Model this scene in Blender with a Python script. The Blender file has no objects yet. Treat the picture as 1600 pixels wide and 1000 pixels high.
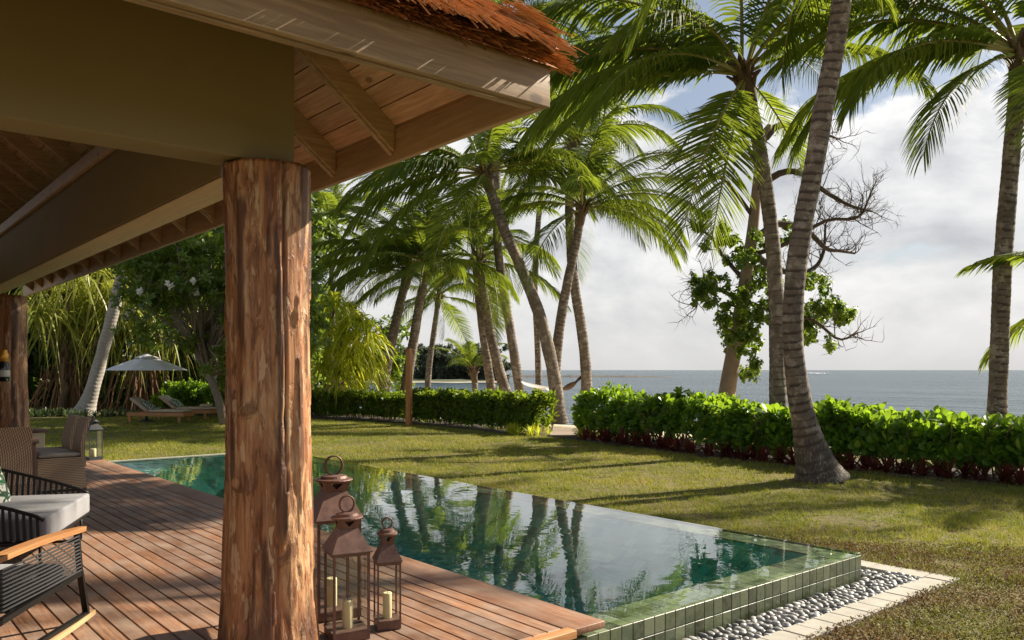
import bpy, bmesh, math, random
import numpy as np
from mathutils import Vector, Matrix, noise as mnoise

# ------------------------------------------------------------------ camera, sky, sun, exposure
SC = bpy.context.scene
COL = SC.collection
R = math.radians
F = 1278.0                      # focal length in pixels of the 1600 px wide photograph
EYE = 1.55                      # eye height over the deck (deck top is z = 0)
YAW = math.atan(1075 / 1278.0)  # view heading, from +Y (deck boards) towards +X (the sea)
SY, CY = math.sin(YAW), math.cos(YAW)
LAWN = -0.32
SEA = -1.9

cam_d = bpy.data.cameras.new('camera')
cam = bpy.data.objects.new('camera', cam_d)
COL.objects.link(cam)
cam.location = (0, 0, EYE)
cam.rotation_euler = (R(90), 0, -YAW)
cam_d.sensor_width = 36
cam_d.lens = 36 * F / 1600
cam_d.shift_y = 78 / 1600
cam_d.clip_start = 0.05
cam_d.clip_end = 30000
SC.camera = cam

SUN_AZ, SUN_EL = R(99), R(34)
SUN_DIR = Vector((math.sin(SUN_AZ) * math.cos(SUN_EL), math.cos(SUN_AZ) * math.cos(SUN_EL), math.sin(SUN_EL)))
sun_d = bpy.data.lights.new('sun', 'SUN')
sun_d.energy = 4.9
sun_d.angle = R(0.6)
sun_d.color = (1.0, 0.89, 0.73)
sun = bpy.data.objects.new('sun', sun_d)
COL.objects.link(sun)
sun.rotation_euler = SUN_DIR.to_track_quat('Z', 'Y').to_euler()

SC.view_settings.view_transform = 'Standard'
SC.view_settings.look = 'None'
SC.view_settings.exposure = 1.12
SC.view_settings.gamma = 1
SC.view_settings.use_curve_mapping = False
SC.render.engine = 'CYCLES'
SC.cycles.use_denoising = True
SC.cycles.max_bounces = 8
SC.cycles.diffuse_bounces = 4
SC.cycles.glossy_bounces = 3
SC.cycles.transmission_bounces = 4
SC.cycles.transparent_max_bounces = 16
SC.cycles.caustics_reflective = False
SC.cycles.caustics_refractive = False


def nd(nt, kind, ins=None, **attr):
    n = nt.nodes.new('ShaderNode' + kind)
    for k, v in attr.items():
        setattr(n, k, v)
    for k, v in (ins or {}).items():
        s = n.inputs[k]
        if isinstance(v, bpy.types.NodeSocket):
            nt.links.new(v, s)
        elif isinstance(v, bpy.types.Node):
            nt.links.new(v.outputs[0], s)
        else:
            s.default_value = v
    return n


def math_(nt, op, a, b=0.0, c=0.0, clamp=False):
    n = nt.nodes.new('ShaderNodeMath'); n.operation = op; n.use_clamp = clamp
    for i, v in enumerate((a, b, c)):
        if isinstance(v, bpy.types.NodeSocket): nt.links.new(v, n.inputs[i])
        else: n.inputs[i].default_value = v
    return n.outputs[0]


def mix(nt, fac, a, b, blend='MIX'):
    n = nt.nodes.new('ShaderNodeMix'); n.data_type = 'RGBA'; n.blend_type = blend
    for i, v in ((0, fac), (6, a), (7, b)):
        if isinstance(v, bpy.types.NodeSocket): nt.links.new(v, n.inputs[i])
        elif i == 0: n.inputs[i].default_value = v
        else: n.inputs[i].default_value = (*v, 1)
    return n.outputs[2]


def ramp(nt, fac, stops, interp='LINEAR'):
    n = nt.nodes.new('ShaderNodeValToRGB')
    n.color_ramp.interpolation = interp
    el = n.color_ramp.elements
    while len(el) < len(stops): el.new(0.5)
    for e, (p, c) in zip(el, stops):
        e.position = p
        e.color = (c, c, c, 1) if isinstance(c, (int, float)) else (*c, 1)
    nt.links.new(fac, n.inputs[0])
    return n.outputs[0]


def sstep(nt, v, a, b):
    n = nt.nodes.new('ShaderNodeMapRange'); n.interpolation_type = 'SMOOTHSTEP'
    nt.links.new(v, n.inputs[0])
    n.inputs[1].default_value = a; n.inputs[2].default_value = b
    return n.outputs[0]


# world: clear hazy sky with cumulus banks low down
W = bpy.data.worlds.new('World'); SC.world = W; W.use_nodes = True
nt = W.node_tree; nt.nodes.clear()
sky = nd(nt, 'TexSky', sky_type='NISHITA', sun_disc=False, sun_elevation=SUN_EL, sun_rotation=SUN_AZ,
         altitude=0, air_density=1.0, dust_density=1.6, ozone_density=1.2)
tc = nd(nt, 'TexCoord')
sep = nd(nt, 'SeparateXYZ', {0: tc.outputs['Generated']})
zc = math_(nt, 'MAXIMUM', sep.outputs[2], 0.0)
cvec = nd(nt, 'CombineXYZ', {0: sep.outputs[0], 1: sep.outputs[1], 2: math_(nt, 'MULTIPLY', zc, 1.9)})
def cl_noise(off):
    v = nd(nt, 'VectorMath', {0: cvec.outputs[0], 1: off}, operation='ADD')
    a = nd(nt, 'TexNoise', {'Vector': v.outputs[0], 'Scale': 3.4, 'Detail': 10.0, 'Roughness': 0.55, 'Distortion': 0.2})
    return a.outputs[0]
CO = (3.1, 7.4, 0.6)
n0 = cl_noise(CO)
n1 = cl_noise((CO[0] + 0.030, CO[1] - 0.006, CO[2] + 0.055))
low = ramp(nt, zc, [(0.0, 0.20), (0.20, 0.16), (0.30, 0.06), (0.50, 0.0)])
low2 = math_(nt, 'SUBTRACT', math_(nt, 'ADD', n0, low), ramp(nt, zc, [(0.20, 0.0), (0.38, 0.15)]))
mask = sstep(nt, low2, 0.50, 0.56)
shade = math_(nt, 'ADD', 0.62, math_(nt, 'MULTIPLY', math_(nt, 'SUBTRACT', n0, n1), 4.0), clamp=True)
ccol = mix(nt, shade, (2.5, 2.58, 2.75), (5.2, 5.12, 5.0))
thick = sstep(nt, low2, 0.62, 0.85)
ccol = mix(nt, math_(nt, 'MULTIPLY', thick, 0.45), ccol, (3.3, 3.3, 3.36))
skyc = mix(nt, 1.0, sky.outputs[0], (0.42, 0.44, 0.465), 'MULTIPLY')
skyc = mix(nt, 0.2, skyc, (2.9, 3.0, 3.1))
c1 = mix(nt, math_(nt, 'MULTIPLY', mask, 0.93), skyc, ccol)
hz = ramp(nt, zc, [(0.0, 0.85), (0.05, 0.5), (0.16, 0.08), (0.5, 0.0)])
c2 = mix(nt, hz, c1, (3.15, 3.12, 3.08))
bg = nd(nt, 'Background', {0: c2, 1: 0.1})
out = nd(nt, 'OutputWorld', {0: bg.outputs[0]})


# ------------------------------------------------------------------ helpers
def at_d(px, py, d):
    """the point of the place seen at a photo pixel, d metres deep along the view heading"""
    a = (px - 800) / F
    return Vector((d * (SY + a * CY), d * (CY - a * SY), EYE + (578 - py) * d / F))

def at_z(px, py, z):
    return at_d(px, py, F * (z - EYE) / (578 - py))

RIGHT = Vector((CY, -SY, 0)); FWD = Vector((SY, CY, 0))

def tag(o, label=None, cat=None, group=None, kind=None):
    if label: o['label'] = label
    if cat: o['category'] = cat
    if group: o['group'] = group
    if kind: o['kind'] = kind
    return o

def link(name, me, parent=None, loc=None, rot=None, mat=None):
    o = bpy.data.objects.new(name, me)
    COL.objects.link(o)
    if parent: o.parent = parent
    if loc is not None: o.location = loc
    if rot is not None: o.rotation_euler = rot
    if mat is not None:
        me.materials.clear()
        for m in (mat if isinstance(mat, (list, tuple)) else [mat]): me.materials.append(m)
    return o

def empty(name, loc=(0, 0, 0), rz=0.0, parent=None):
    o = bpy.data.objects.new(name, None)
    COL.objects.link(o); o.location = loc; o.rotation_euler = (0, 0, rz)
    o.empty_display_size = 0.1
    if parent: o.parent = parent
    return o

def copy_tree(o, parent=None):
    c = o.copy(); COL.objects.link(c)
    c.parent = parent
    for ch in o.children: copy_tree(ch, c)
    return c

def mesh_np(name, V, Fc, var=None, smooth=True, mid=None):
    """fast mesh from numpy arrays; Fc is (n,3) or (n,4)"""
    V = np.asarray(V, np.float32); Fc = np.asarray(Fc, np.int32)
    me = bpy.data.meshes.new(name)
    k = Fc.shape[1]; n = len(Fc)
    me.vertices.add(len(V)); me.vertices.foreach_set('co', V.ravel())
    me.loops.add(n * k); me.loops.foreach_set('vertex_index', Fc.ravel())
    me.polygons.add(n); me.polygons.foreach_set('loop_start', np.arange(0, n * k, k, dtype=np.int32))
    try: me.polygons.foreach_set('loop_total', np.full(n, k, np.int32))
    except Exception: pass
    if smooth: me.polygons.foreach_set('use_smooth', np.ones(n, bool))
    if mid is not None: me.polygons.foreach_set('material_index', np.asarray(mid, np.int32))
    if var is not None:
        at = me.attributes.new('var', 'FLOAT', 'POINT')
        at.data.foreach_set('value', np.asarray(var, np.float32))
    me.update(calc_edges=True)
    return me

class MB:
    """collects verts/faces of any size into ONE mesh"""
    def __init__(s): s.v = []; s.f = []; s.m = []; s.var = []; s.sm = []
    def add(s, V, Fc, m=0, var=0.5, smooth=True):
        b = len(s.v); s.v += [tuple(p) for p in V]
        s.f += [tuple(i + b for i in f) for f in Fc]
        s.m += [m] * len(Fc); s.sm += [smooth] * len(Fc)
        s.var += (list(var) if hasattr(var, '__len__') else [var] * len(V))
    def box(s, c, h, m=0, rz=0.0, M=None, var=0.5):
        P = []
        for z in (-1, 1):
            for x, y in ((-1, -1), (1, -1), (1, 1), (-1, 1)):
                p = Vector((x * h[0], y * h[1], z * h[2]))
                if M is not None: p = M @ p
                elif rz: p = Matrix.Rotation(rz, 3, 'Z') @ p
                P.append(Vector(c) + p)
        s.add(P, [(3, 2, 1, 0), (4, 5, 6, 7), (0, 1, 5, 4), (1, 2, 6, 5), (2, 3, 7, 6), (3, 0, 4, 7)], m, var, False)
    def bar(s, a, b, w, h, m=0, up=(0, 0, 1), var=0.5):
        a = Vector(a); b = Vector(b); t = (b - a).normalized()
        sd = t.cross(Vector(up)).normalized(); u = sd.cross(t)
        P = [q + sd * (x * w / 2) + u * (y * h / 2) for q in (a, b) for x, y in ((-1, -1), (1, -1), (1, 1), (-1, 1))]
        s.add(P, [(0, 1, 2, 3), (7, 6, 5, 4), (4, 5, 1, 0), (5, 6, 2, 1), (6, 7, 3, 2), (7, 4, 0, 3)], m, var, False)
    def tube(s, pts, rad, n=8, m=0, var=0.5, cap=True, closed=False):
        pts = [Vector(p) for p in pts]
        if not hasattr(rad, '__len__'): rad = [rad] * len(pts)
        P = []; L = len(pts)
        ref = None
        for i in range(L):
            if closed: t = pts[(i + 1) % L] - pts[i - 1]
            else: t = pts[min(i + 1, L - 1)] - pts[max(i - 1, 0)]
            t.normalize()
            if ref is None: ref = Vector((0, 0, 1)) if abs(t.z) < 0.8 else Vector((1, 0, 0))
            sd = (ref - t * ref.dot(t)).normalized(); ref = sd
            u = t.cross(sd)
            for k in range(n):
                a = 2 * math.pi * k / n
                P.append(pts[i] + (sd * math.cos(a) + u * math.sin(a)) * rad[i])
        Fc = []
        for i in range(L if closed else L - 1):
            j = (i + 1) % L
            for k in range(n):
                k2 = (k + 1) % n
                Fc.append((i * n + k, i * n + k2, j * n + k2, j * n + k))
        if cap and not closed:
            Fc.append(tuple(range(n - 1, -1, -1))); Fc.append(tuple((L - 1) * n + k for k in range(n)))
        s.add(P, Fc, m, var)
    def lathe(s, prof, n=16, c=(0, 0, 0), m=0, smooth=True, ph=0.0):
        P = []; c = Vector(c)
        for r, z in prof:
            for k in range(n):
                a = 2 * math.pi * k / n + ph
                P.append(c + Vector((r * math.cos(a), r * math.sin(a), z)))
        Fc = []
        for i in range(len(prof) - 1):
            for k in range(n):
                k2 = (k + 1) % n
                Fc.append((i * n + k, i * n + k2, (i + 1) * n + k2, (i + 1) * n + k))
        Fc.append(tuple(range(n - 1, -1, -1))); Fc.append(tuple((len(prof) - 1) * n + k for k in range(n)))
        s.add(P, Fc, m, 0.5, smooth)
    def mesh(s, name):
        me = bpy.data.meshes.new(name)
        me.from_pydata(s.v, [], s.f)
        me.polygons.foreach_set('use_smooth', s.sm)
        me.polygons.foreach_set('material_index', s.m)
        at = me.attributes.new('var', 'FLOAT', 'POINT'); at.data.foreach_set('value', s.var)
        me.update()
        return me
    def build(s, name, mat, parent=None, loc=None, rz=None):
        return link(name, s.mesh(name), parent, loc, None if rz is None else (0, 0, rz), mat)

def bevel_box(name, sx, sy, sz, b=0.003, seg=1, org=(0, 0, 0)):
    bm = bmesh.new()
    bmesh.ops.create_cube(bm, size=1)
    for v in bm.verts:
        v.co = Vector((v.co.x * sx + org[0], v.co.y * sy + org[1], v.co.z * sz + org[2]))
    bmesh.ops.bevel(bm, geom=bm.edges[:], offset=b, segments=seg, profile=0.5, affect='EDGES')
    me = bpy.data.meshes.new(name); bm.to_mesh(me); bm.free()
    if seg > 1: me.polygons.foreach_set('use_smooth', [True] * len(me.polygons))
    return me

def unit(a): return a / np.maximum(np.linalg.norm(a, axis=-1, keepdims=True), 1e-9)

def strips(base, dirv, wid, L, Wd, droop, prof, bend=(0, 0, -1), var=None, rng=None):
    """leaf blades: N strips, each a row of cross sections along a bending midrib"""
    N = len(base); K = len(prof)
    base = np.asarray(base, float); dirv = unit(np.asarray(dirv, float)); wid = unit(np.asarray(wid, float))
    L = np.broadcast_to(np.asarray(L, float), (N,)); Wd = np.broadcast_to(np.asarray(Wd, float), (N,))
    droop = np.broadcast_to(np.asarray(droop, float), (N,)); bend = np.asarray(bend, float)
    V = np.zeros((N, K, 2, 3))
    for i, (u, w) in enumerate(prof):
        p = base + dirv * (L * u * (1 - 0.25 * np.minimum(droop, 1.2) * u))[:, None] + bend * (droop * L * u * u)[:, None]
        o = wid * (Wd * w * 0.5)[:, None]
        V[:, i, 0] = p - o; V[:, i, 1] = p + o
    idx = np.arange(N)[:, None] * (K * 2) + np.arange(K - 1)[None] * 2
    Fc = np.stack([idx, idx + 1, idx + 3, idx + 2], -1).reshape(-1, 4)
    if var is None: var = (rng or np.random.default_rng(0)).random(N)
    return V.reshape(-1, 3), Fc, np.repeat(var, K * 2)

class NP:
    """joins numpy blades into one mesh"""
    def __init__(s): s.V = []; s.F = []; s.var = []; s.n = 0; s.mid = []
    def add(s, V, Fc, var, m=0):
        s.V.append(V); s.F.append(Fc + s.n); s.var.append(var); s.n += len(V); s.mid.append(np.full(len(Fc), m))
    def mesh(s, name):
        return mesh_np(name, np.concatenate(s.V), np.concatenate(s.F), np.concatenate(s.var), mid=np.concatenate(s.mid))
    def build(s, name, mat, parent=None, loc=None):
        return link(name, s.mesh(name), parent, loc, None, mat)

def rdir(rng, n):
    v = rng.normal(size=(n, 3)); return unit(v)

def fbm(x, y, z, o=4):
    return mnoise.fractal(Vector((x, y, z)), 1.0, 2.0, o)
# ------------------------------------------------------------------ materials
def newmat(name):
    m = bpy.data.materials.new(name); m.use_nodes = True
    nt = m.node_tree; nt.nodes.clear()
    return m, nt

def pbr(nt, color, rough=0.6, bump=None, bstr=0.3, bdist=0.01, metal=0.0, spec=0.5, **kw):
    ins = {'Base Color': color if isinstance(color, bpy.types.NodeSocket) else (*color, 1), 'Roughness': rough, 'Metallic': metal,
           'Specular IOR Level': spec}
    ins.update(kw)
    if bump is not None:
        ins['Normal'] = nd(nt, 'Bump', {'Height': bump, 'Strength': bstr, 'Distance': bdist}).outputs[0]
    return nd(nt, 'BsdfPrincipled', ins)

def out_(nt, sh): nd(nt, 'OutputMaterial', {0: sh.outputs[0] if isinstance(sh, bpy.types.Node) else sh})

def objcoord(nt, scale=(1, 1, 1), rnd=0.0):
    tc = nd(nt, 'TexCoord').outputs['Object']
    if rnd:
        r = nd(nt, 'ObjectInfo').outputs['Random']
        off = nd(nt, 'VectorMath', {0: (37.0, 91.0, 53.0), 'Scale': math_(nt, 'MULTIPLY', r, rnd)}, operation='SCALE')
        tc = nd(nt, 'VectorMath', {0: tc, 1: off.outputs[0]}, operation='ADD').outputs[0]
    return nd(nt, 'Mapping', {'Vector': tc, 'Scale': scale}).outputs[0]

def noise(nt, vec, scale, detail=4.0, rough=0.55, dist=0.0):
    return nd(nt, 'TexNoise', {'Vector': vec, 'Scale': scale, 'Detail': detail, 'Roughness': rough, 'Distortion': dist}).outputs[0]

def attr(nt, name='var'):
    return nd(nt, 'Attribute', attribute_name=name).outputs['Fac']

def wood(name, c1, c2, c3, axis='Y', rough=0.55, knots=0.0, var=0.5, gray=None, fine=60.0, spec=0.35):
    """boards: grain stretched along an axis, each object with its own tone"""
    m, nt = newmat(name)
    st = {'X': (0.06, 1, 1), 'Y': (1, 0.06, 1), 'Z': (1, 1, 0.06)}[axis]
    v = objcoord(nt, st, 1.0)
    g = noise(nt, v, fine, 6.0, 0.6, 0.6)
    g2 = noise(nt, v, fine * 0.22, 4.0, 0.5, 1.2)
    rnd = nd(nt, 'ObjectInfo').outputs['Random']
    base = mix(nt, ramp(nt, g2, [(0.3, 0.0), (0.7, 1.0)]), c1, c2)
    base = mix(nt, math_(nt, 'MULTIPLY', ramp(nt, g, [(0.42, 1.0), (0.62, 0.0)]), 0.6), base, c3)
    tone = math_(nt, 'ADD', 1.0 - var * 0.5, math_(nt, 'MULTIPLY', rnd, var))
    base = mix(nt, 1.0, base, nd(nt, 'CombineColor', {0: tone, 1: math_(nt, 'MULTIPLY', tone, 0.985), 2: math_(nt, 'MULTIPLY', tone, 0.96)}).outputs[0], 'MULTIPLY')
    big = noise(nt, objcoord(nt, (1, 1, 1), 1.0), 3.0, 5.0, 0.6)
    if gray: base = mix(nt, math_(nt, 'MULTIPLY', ramp(nt, big, [(0.38, 0.0), (0.68, 1.0)]), 0.65), base, gray)
    if knots:
        vk = nd(nt, 'Mapping', {'Vector': objcoord(nt, (1, 1, 1), 1.0), 'Scale': {'X': (0.55, 1, 1), 'Y': (1, 0.55, 1), 'Z': (1, 1, 0.55)}[axis]}).outputs[0]
        k = nd(nt, 'TexVoronoi', {'Vector': vk, 'Scale': knots, 'Randomness': 1.0}).outputs[0]
        base = mix(nt, math_(nt, 'MULTIPLY', ramp(nt, k, [(0.07, 1.0), (0.12, 0.0)]), 0.75), base, tuple(x * 0.45 for x in c3))
    out_(nt, pbr(nt, base, math_(nt, 'ADD', rough, math_(nt, 'MULTIPLY', g, 0.2)), g, 0.25, 0.003, spec=spec))
    return m

M = {}
M['deck'] = wood('deck_wood', (0.255, 0.120, 0.062), (0.400, 0.215, 0.120), (0.115, 0.052, 0.027), 'Y', 0.42, var=0.8, gray=(0.36, 0.275, 0.215), fine=70)  # grey mottling, strengthened to put sky glare into the board colour
M['deck_edge'] = wood('deck_edge_wood', (0.26, 0.125, 0.070), (0.34, 0.18, 0.105), (0.12, 0.055, 0.03), 'Y', 0.45, var=0.3, gray=(0.30, 0.22, 0.16), fine=50)
M['pine'] = wood('soffit_pine', (0.56, 0.37, 0.235), (0.63, 0.44, 0.29), (0.34, 0.20, 0.115), 'Y', 0.55, knots=4.5, var=0.3, fine=45)
M['rafter'] = wood('rafter_wood', (0.46, 0.33, 0.21), (0.52, 0.385, 0.25), (0.28, 0.185, 0.11), 'X', 0.55, knots=4.2, var=0.15, fine=45)
M['fascia_x'] = wood('fascia_wood', (0.31, 0.21, 0.118), (0.40, 0.285, 0.165), (0.18, 0.112, 0.058), 'X', 0.5, knots=4.0, var=0.1, fine=38)
M['fascia_y'] = wood('eave_board_wood', (0.44, 0.31, 0.195), (0.50, 0.36, 0.235), (0.34, 0.225, 0.135), 'Y', 0.5, knots=4.0, var=0.1, fine=38)
M['beam_y'] = wood('beam_wood', (0.58, 0.47, 0.28), (0.64, 0.53, 0.33), (0.49, 0.38, 0.22), 'Y', 0.5, var=0.1, fine=30)
M['teak'] = wood('teak', (0.42, 0.20, 0.075), (0.52, 0.27, 0.11), (0.26, 0.11, 0.04), 'X', 0.45, var=0.25, fine=60)
M['pale_teak'] = wood('pale_teak', (0.55, 0.38, 0.19), (0.62, 0.44, 0.24), (0.45, 0.29, 0.14), 'X', 0.5, var=0.2, fine=60)
M['post_wood'] = wood('post_wood', (0.42, 0.20, 0.06), (0.50, 0.26, 0.09), (0.25, 0.11, 0.04), 'Z', 0.5, var=0.2, fine=30)
M['path_wood'] = wood('path_wood', (0.34, 0.27, 0.21), (0.42, 0.34, 0.27), (0.22, 0.17, 0.13), 'X', 0.7, var=0.35, fine=30)

def olive():
    m, nt = newmat('olive_paint')
    v = objcoord(nt)
    n = noise(nt, v, 1.6, 3.0); n2 = noise(nt, v, 90.0, 3.0)
    c = mix(nt, n, (0.235, 0.19, 0.10), (0.285, 0.235, 0.13))
    out_(nt, pbr(nt, c, 0.85, n2, 0.12, 0.002, spec=0.2)); return m
M['olive'] = olive()

def plain(name, c, rough=0.5, metal=0.0, var=0.12, scale=12.0, bump=0.1, spec=0.5, **kw):
    m, nt = newmat(name)
    n = noise(nt, objcoord(nt, (1, 1, 1), 1.0), scale, 5.0, 0.6)
    col = mix(nt, n, tuple(x * (1 - var) for x in c), tuple(min(1, x * (1 + var)) for x in c))
    out_(nt, pbr(nt, col, rough, n, bump, 0.004, metal, spec, **kw)); return m

M['plaster'] = plain('unseen_wall_plaster', (0.42, 0.36, 0.25), 0.8)
M['black_metal'] = plain('black_metal', (0.018, 0.017, 0.016), 0.4, 0.6)
M['rope'] = plain('black_rope', (0.022, 0.022, 0.023), 0.8, scale=160, bump=0.5)
M['cushion'] = plain('grey_cushion', (0.27, 0.27, 0.28), 0.9, scale=220, var=0.08, bump=0.25)
M['seat_linen'] = plain('seat_linen', (0.40, 0.34, 0.27), 0.9, scale=220, var=0.08, bump=0.25)
M['lounge_pad'] = plain('lounge_pad', (0.50, 0.42, 0.31), 0.9, scale=80, var=0.08)
M['canvas'] = plain('umbrella_canvas', (0.80, 0.79, 0.77), 0.85, scale=40, var=0.04)
M['grey_metal'] = plain('grey_metal', (0.045, 0.045, 0.048), 0.55, 0.2)
M['brass'] = plain('brass', (0.65, 0.30, 0.05), 0.35, 0.7)
M['cream'] = plain('cream_paint', (0.62, 0.55, 0.36), 0.6)
M['dark_wood'] = plain('dark_table_wood', (0.12, 0.065, 0.035), 0.4)
M['wick'] = plain('wick', (0.05, 0.045, 0.04), 0.9)
M['white_net'] = plain('hammock_net', (0.62, 0.60, 0.56), 0.9, scale=30)
M['bark_gray'] = plain('grey_bark', (0.22, 0.19, 0.155), 0.9, scale=9, var=0.45, bump=0.8)
M['bark_brown'] = plain('brown_bark', (0.13, 0.085, 0.055), 0.9, scale=9, var=0.4, bump=0.8)
M['root'] = plain('prop_root', (0.24, 0.125, 0.065), 0.9, scale=14, var=0.35, bump=0.5)
M['twig'] = plain('twig', (0.085, 0.065, 0.05), 0.9, scale=20, var=0.3)
M['tan_bark'] = plain('tan_bark', (0.27, 0.20, 0.13), 0.9, scale=5, var=0.4, bump=0.6)
M['rock'] = plain('reef_rock', (0.075, 0.066, 0.055), 0.9, scale=0.8, var=0.5)
M['foam'] = plain('sea_foam', (0.8, 0.82, 0.82), 0.7)
M['soil'] = plain('bed_soil', (0.055, 0.042, 0.03), 0.95, scale=18, var=0.5, bump=0.9)

def copper():
    m, nt = newmat('aged_copper')
    v = objcoord(nt, (1, 1, 1), 1.0)
    n = noise(nt, v, 14.0, 6.0, 0.65); n2 = noise(nt, v, 90.0, 3.0)
    c = mix(nt, ramp(nt, n, [(0.3, 0.0), (0.7, 1.0)]), (0.095, 0.050, 0.038), (0.21, 0.118, 0.088))
    c = mix(nt, ramp(nt, n2, [(0.55, 0.0), (0.75, 0.6)]), c, (0.20, 0.125, 0.095))
    out_(nt, pbr(nt, c, math_(nt, 'ADD', 0.38, math_(nt, 'MULTIPLY', n, 0.3)), n2, 0.15, 0.002, 0.45)); return m
M['copper'] = copper()

def wax():
    m, nt = newmat('candle_wax')
    n = noise(nt, objcoord(nt), 20.0)
    c = mix(nt, n, (0.74, 0.64, 0.36), (0.80, 0.70, 0.42))
    p = pbr(nt, c, 0.45)
    p.inputs['Subsurface Weight'].default_value = 0.35; p.inputs['Subsurface Radius'].default_value = (0.02, 0.012, 0.006)
    out_(nt, p); return m
M['wax'] = wax()

def glass():
    m, nt = newmat('lantern_glass')
    fr = nd(nt, 'Fresnel', {'IOR': 1.45}).outputs[0]
    n = noise(nt, objcoord(nt, (1, 1, 1), 1.0), 9.0, 4.0)
    t = nd(nt, 'BsdfTransparent', {0: (0.93, 0.95, 0.93, 1)})
    g = nd(nt, 'BsdfGlossy', {0: (1, 1, 1, 1), 1: 0.03})
    d = nd(nt, 'BsdfDiffuse', {0: (0.55, 0.52, 0.46, 1)})
    a = nd(nt, 'MixShader', {0: math_(nt, 'MULTIPLY', fr, 0.45), 1: t.outputs[0], 2: g.outputs[0]})
    b = nd(nt, 'MixShader', {0: math_(nt, 'MULTIPLY', n, 0.03), 1: a.outputs[0], 2: d.outputs[0]})
    out_(nt, b); return m
M['glass'] = glass()

def wicker(name, c1, c2, horiz):
    m, nt = newmat(name)
    tc = nd(nt, 'TexCoord').outputs['Object']
    sp = nd(nt, 'SeparateXYZ', {0: tc})
    xy = math_(nt, 'ADD', sp.outputs[0], sp.outputs[1])
    f = 2 * math.pi
    a, b = (sp.outputs[2], xy) if horiz else (xy, sp.outputs[2])
    s1 = math_(nt, 'SINE', math_(nt, 'MULTIPLY', a, f / 0.022))
    s2 = math_(nt, 'SINE', math_(nt, 'ADD', math_(nt, 'MULTIPLY', b, f / 0.034), math_(nt, 'MULTIPLY', a, f / 0.044)))
    h = math_(nt, 'ADD', math_(nt, 'MULTIPLY', s1, 0.35), math_(nt, 'MULTIPLY', s2, 0.18))
    h = math_(nt, 'ADD', h, 0.5, clamp=True)
    n = noise(nt, tc, 60.0, 3.0)
    c = mix(nt, h, tuple(x * 0.32 for x in c1), c2)
    c = mix(nt, math_(nt, 'MULTIPLY', n, 0.5), c, c1)
    out_(nt, pbr(nt, c, 0.6, h, 0.9, 0.008)); return m
M['wicker_h'] = wicker('wicker_across', (0.42, 0.27, 0.15), (0.72, 0.52, 0.33), True)
M['wicker_v'] = wicker('wicker_upright', (0.42, 0.27, 0.15), (0.74, 0.53, 0.335), False)

def log_mat():
    m, nt = newmat('peeled_log')
    v = objcoord(nt, (1, 1, 0.09)); v2 = objcoord(nt, (1, 1, 0.28)); v3 = objcoord(nt, (1, 1, 0.45))
    g = noise(nt, v, 42.0, 7.0, 0.65, 0.5); g2 = noise(nt, v, 9.0, 5.0, 0.6, 0.8)
    p = noise(nt, v2, 5.0, 5.0, 0.62, 0.5); q = noise(nt, v3, 6.5, 6.0, 0.6, 0.9)
    c = mix(nt, ramp(nt, g2, [(0.3, 0.0), (0.68, 1.0)]), (0.28, 0.108, 0.042), (0.50, 0.24, 0.105))
    c = mix(nt, ramp(nt, p, [(0.53, 0.0), (0.61, 0.8)]), c, (0.58, 0.35, 0.18))
    c = mix(nt, ramp(nt, g, [(0.36, 0.75), (0.52, 0.0)]), c, (0.11, 0.038, 0.016))
    c = mix(nt, ramp(nt, q, [(0.59, 0.0), (0.64, 0.75)]), c, (0.13, 0.050, 0.022))
    f1 = noise(nt, objcoord(nt, (1, 1, 0.22)), 21.0, 5.0, 0.6, 0.35); f2 = noise(nt, objcoord(nt, (1, 1, 0.30)), 13.0, 6.0, 0.62, 0.4)
    c = mix(nt, ramp(nt, f1, [(0.575, 0.0), (0.61, 0.65)]), c, (0.64, 0.44, 0.26))
    c = mix(nt, ramp(nt, f2, [(0.59, 0.0), (0.62, 0.7)]), c, (0.17, 0.060, 0.025))
    c = mix(nt, attr(nt), c, (0.055, 0.020, 0.010))
    hgt = math_(nt, 'ADD', math_(nt, 'ADD', math_(nt, 'MULTIPLY', g, 0.5), math_(nt, 'SUBTRACT', math_(nt, 'MULTIPLY', ramp(nt, f2, [(0.56, 0.0), (0.61, 1.0)]), 0.4), math_(nt, 'MULTIPLY', ramp(nt, f1, [(0.55, 0.0), (0.60, 1.0)]), 0.35))), math_(nt, 'MULTIPLY', ramp(nt, q, [(0.57, 0.0), (0.63, 1.0)]), 0.5))
    out_(nt, pbr(nt, c, math_(nt, 'ADD', 0.36, math_(nt, 'MULTIPLY', g, 0.25)), hgt, 0.75, 0.012, spec=0.45)); return m
M['log'] = log_mat()

def thatch():
    m, nt = newmat('thatch_reed')
    a = attr(nt)
    c = ramp(nt, a, [(0.0, (0.19, 0.085, 0.030)), (0.35, (0.52, 0.235, 0.075)), (0.8, (0.62, 0.32, 0.12)), (1.0, (0.66, 0.44, 0.22))])
    out_(nt, pbr(nt, c, 0.7)); return m
M['thatch'] = thatch()

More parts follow.
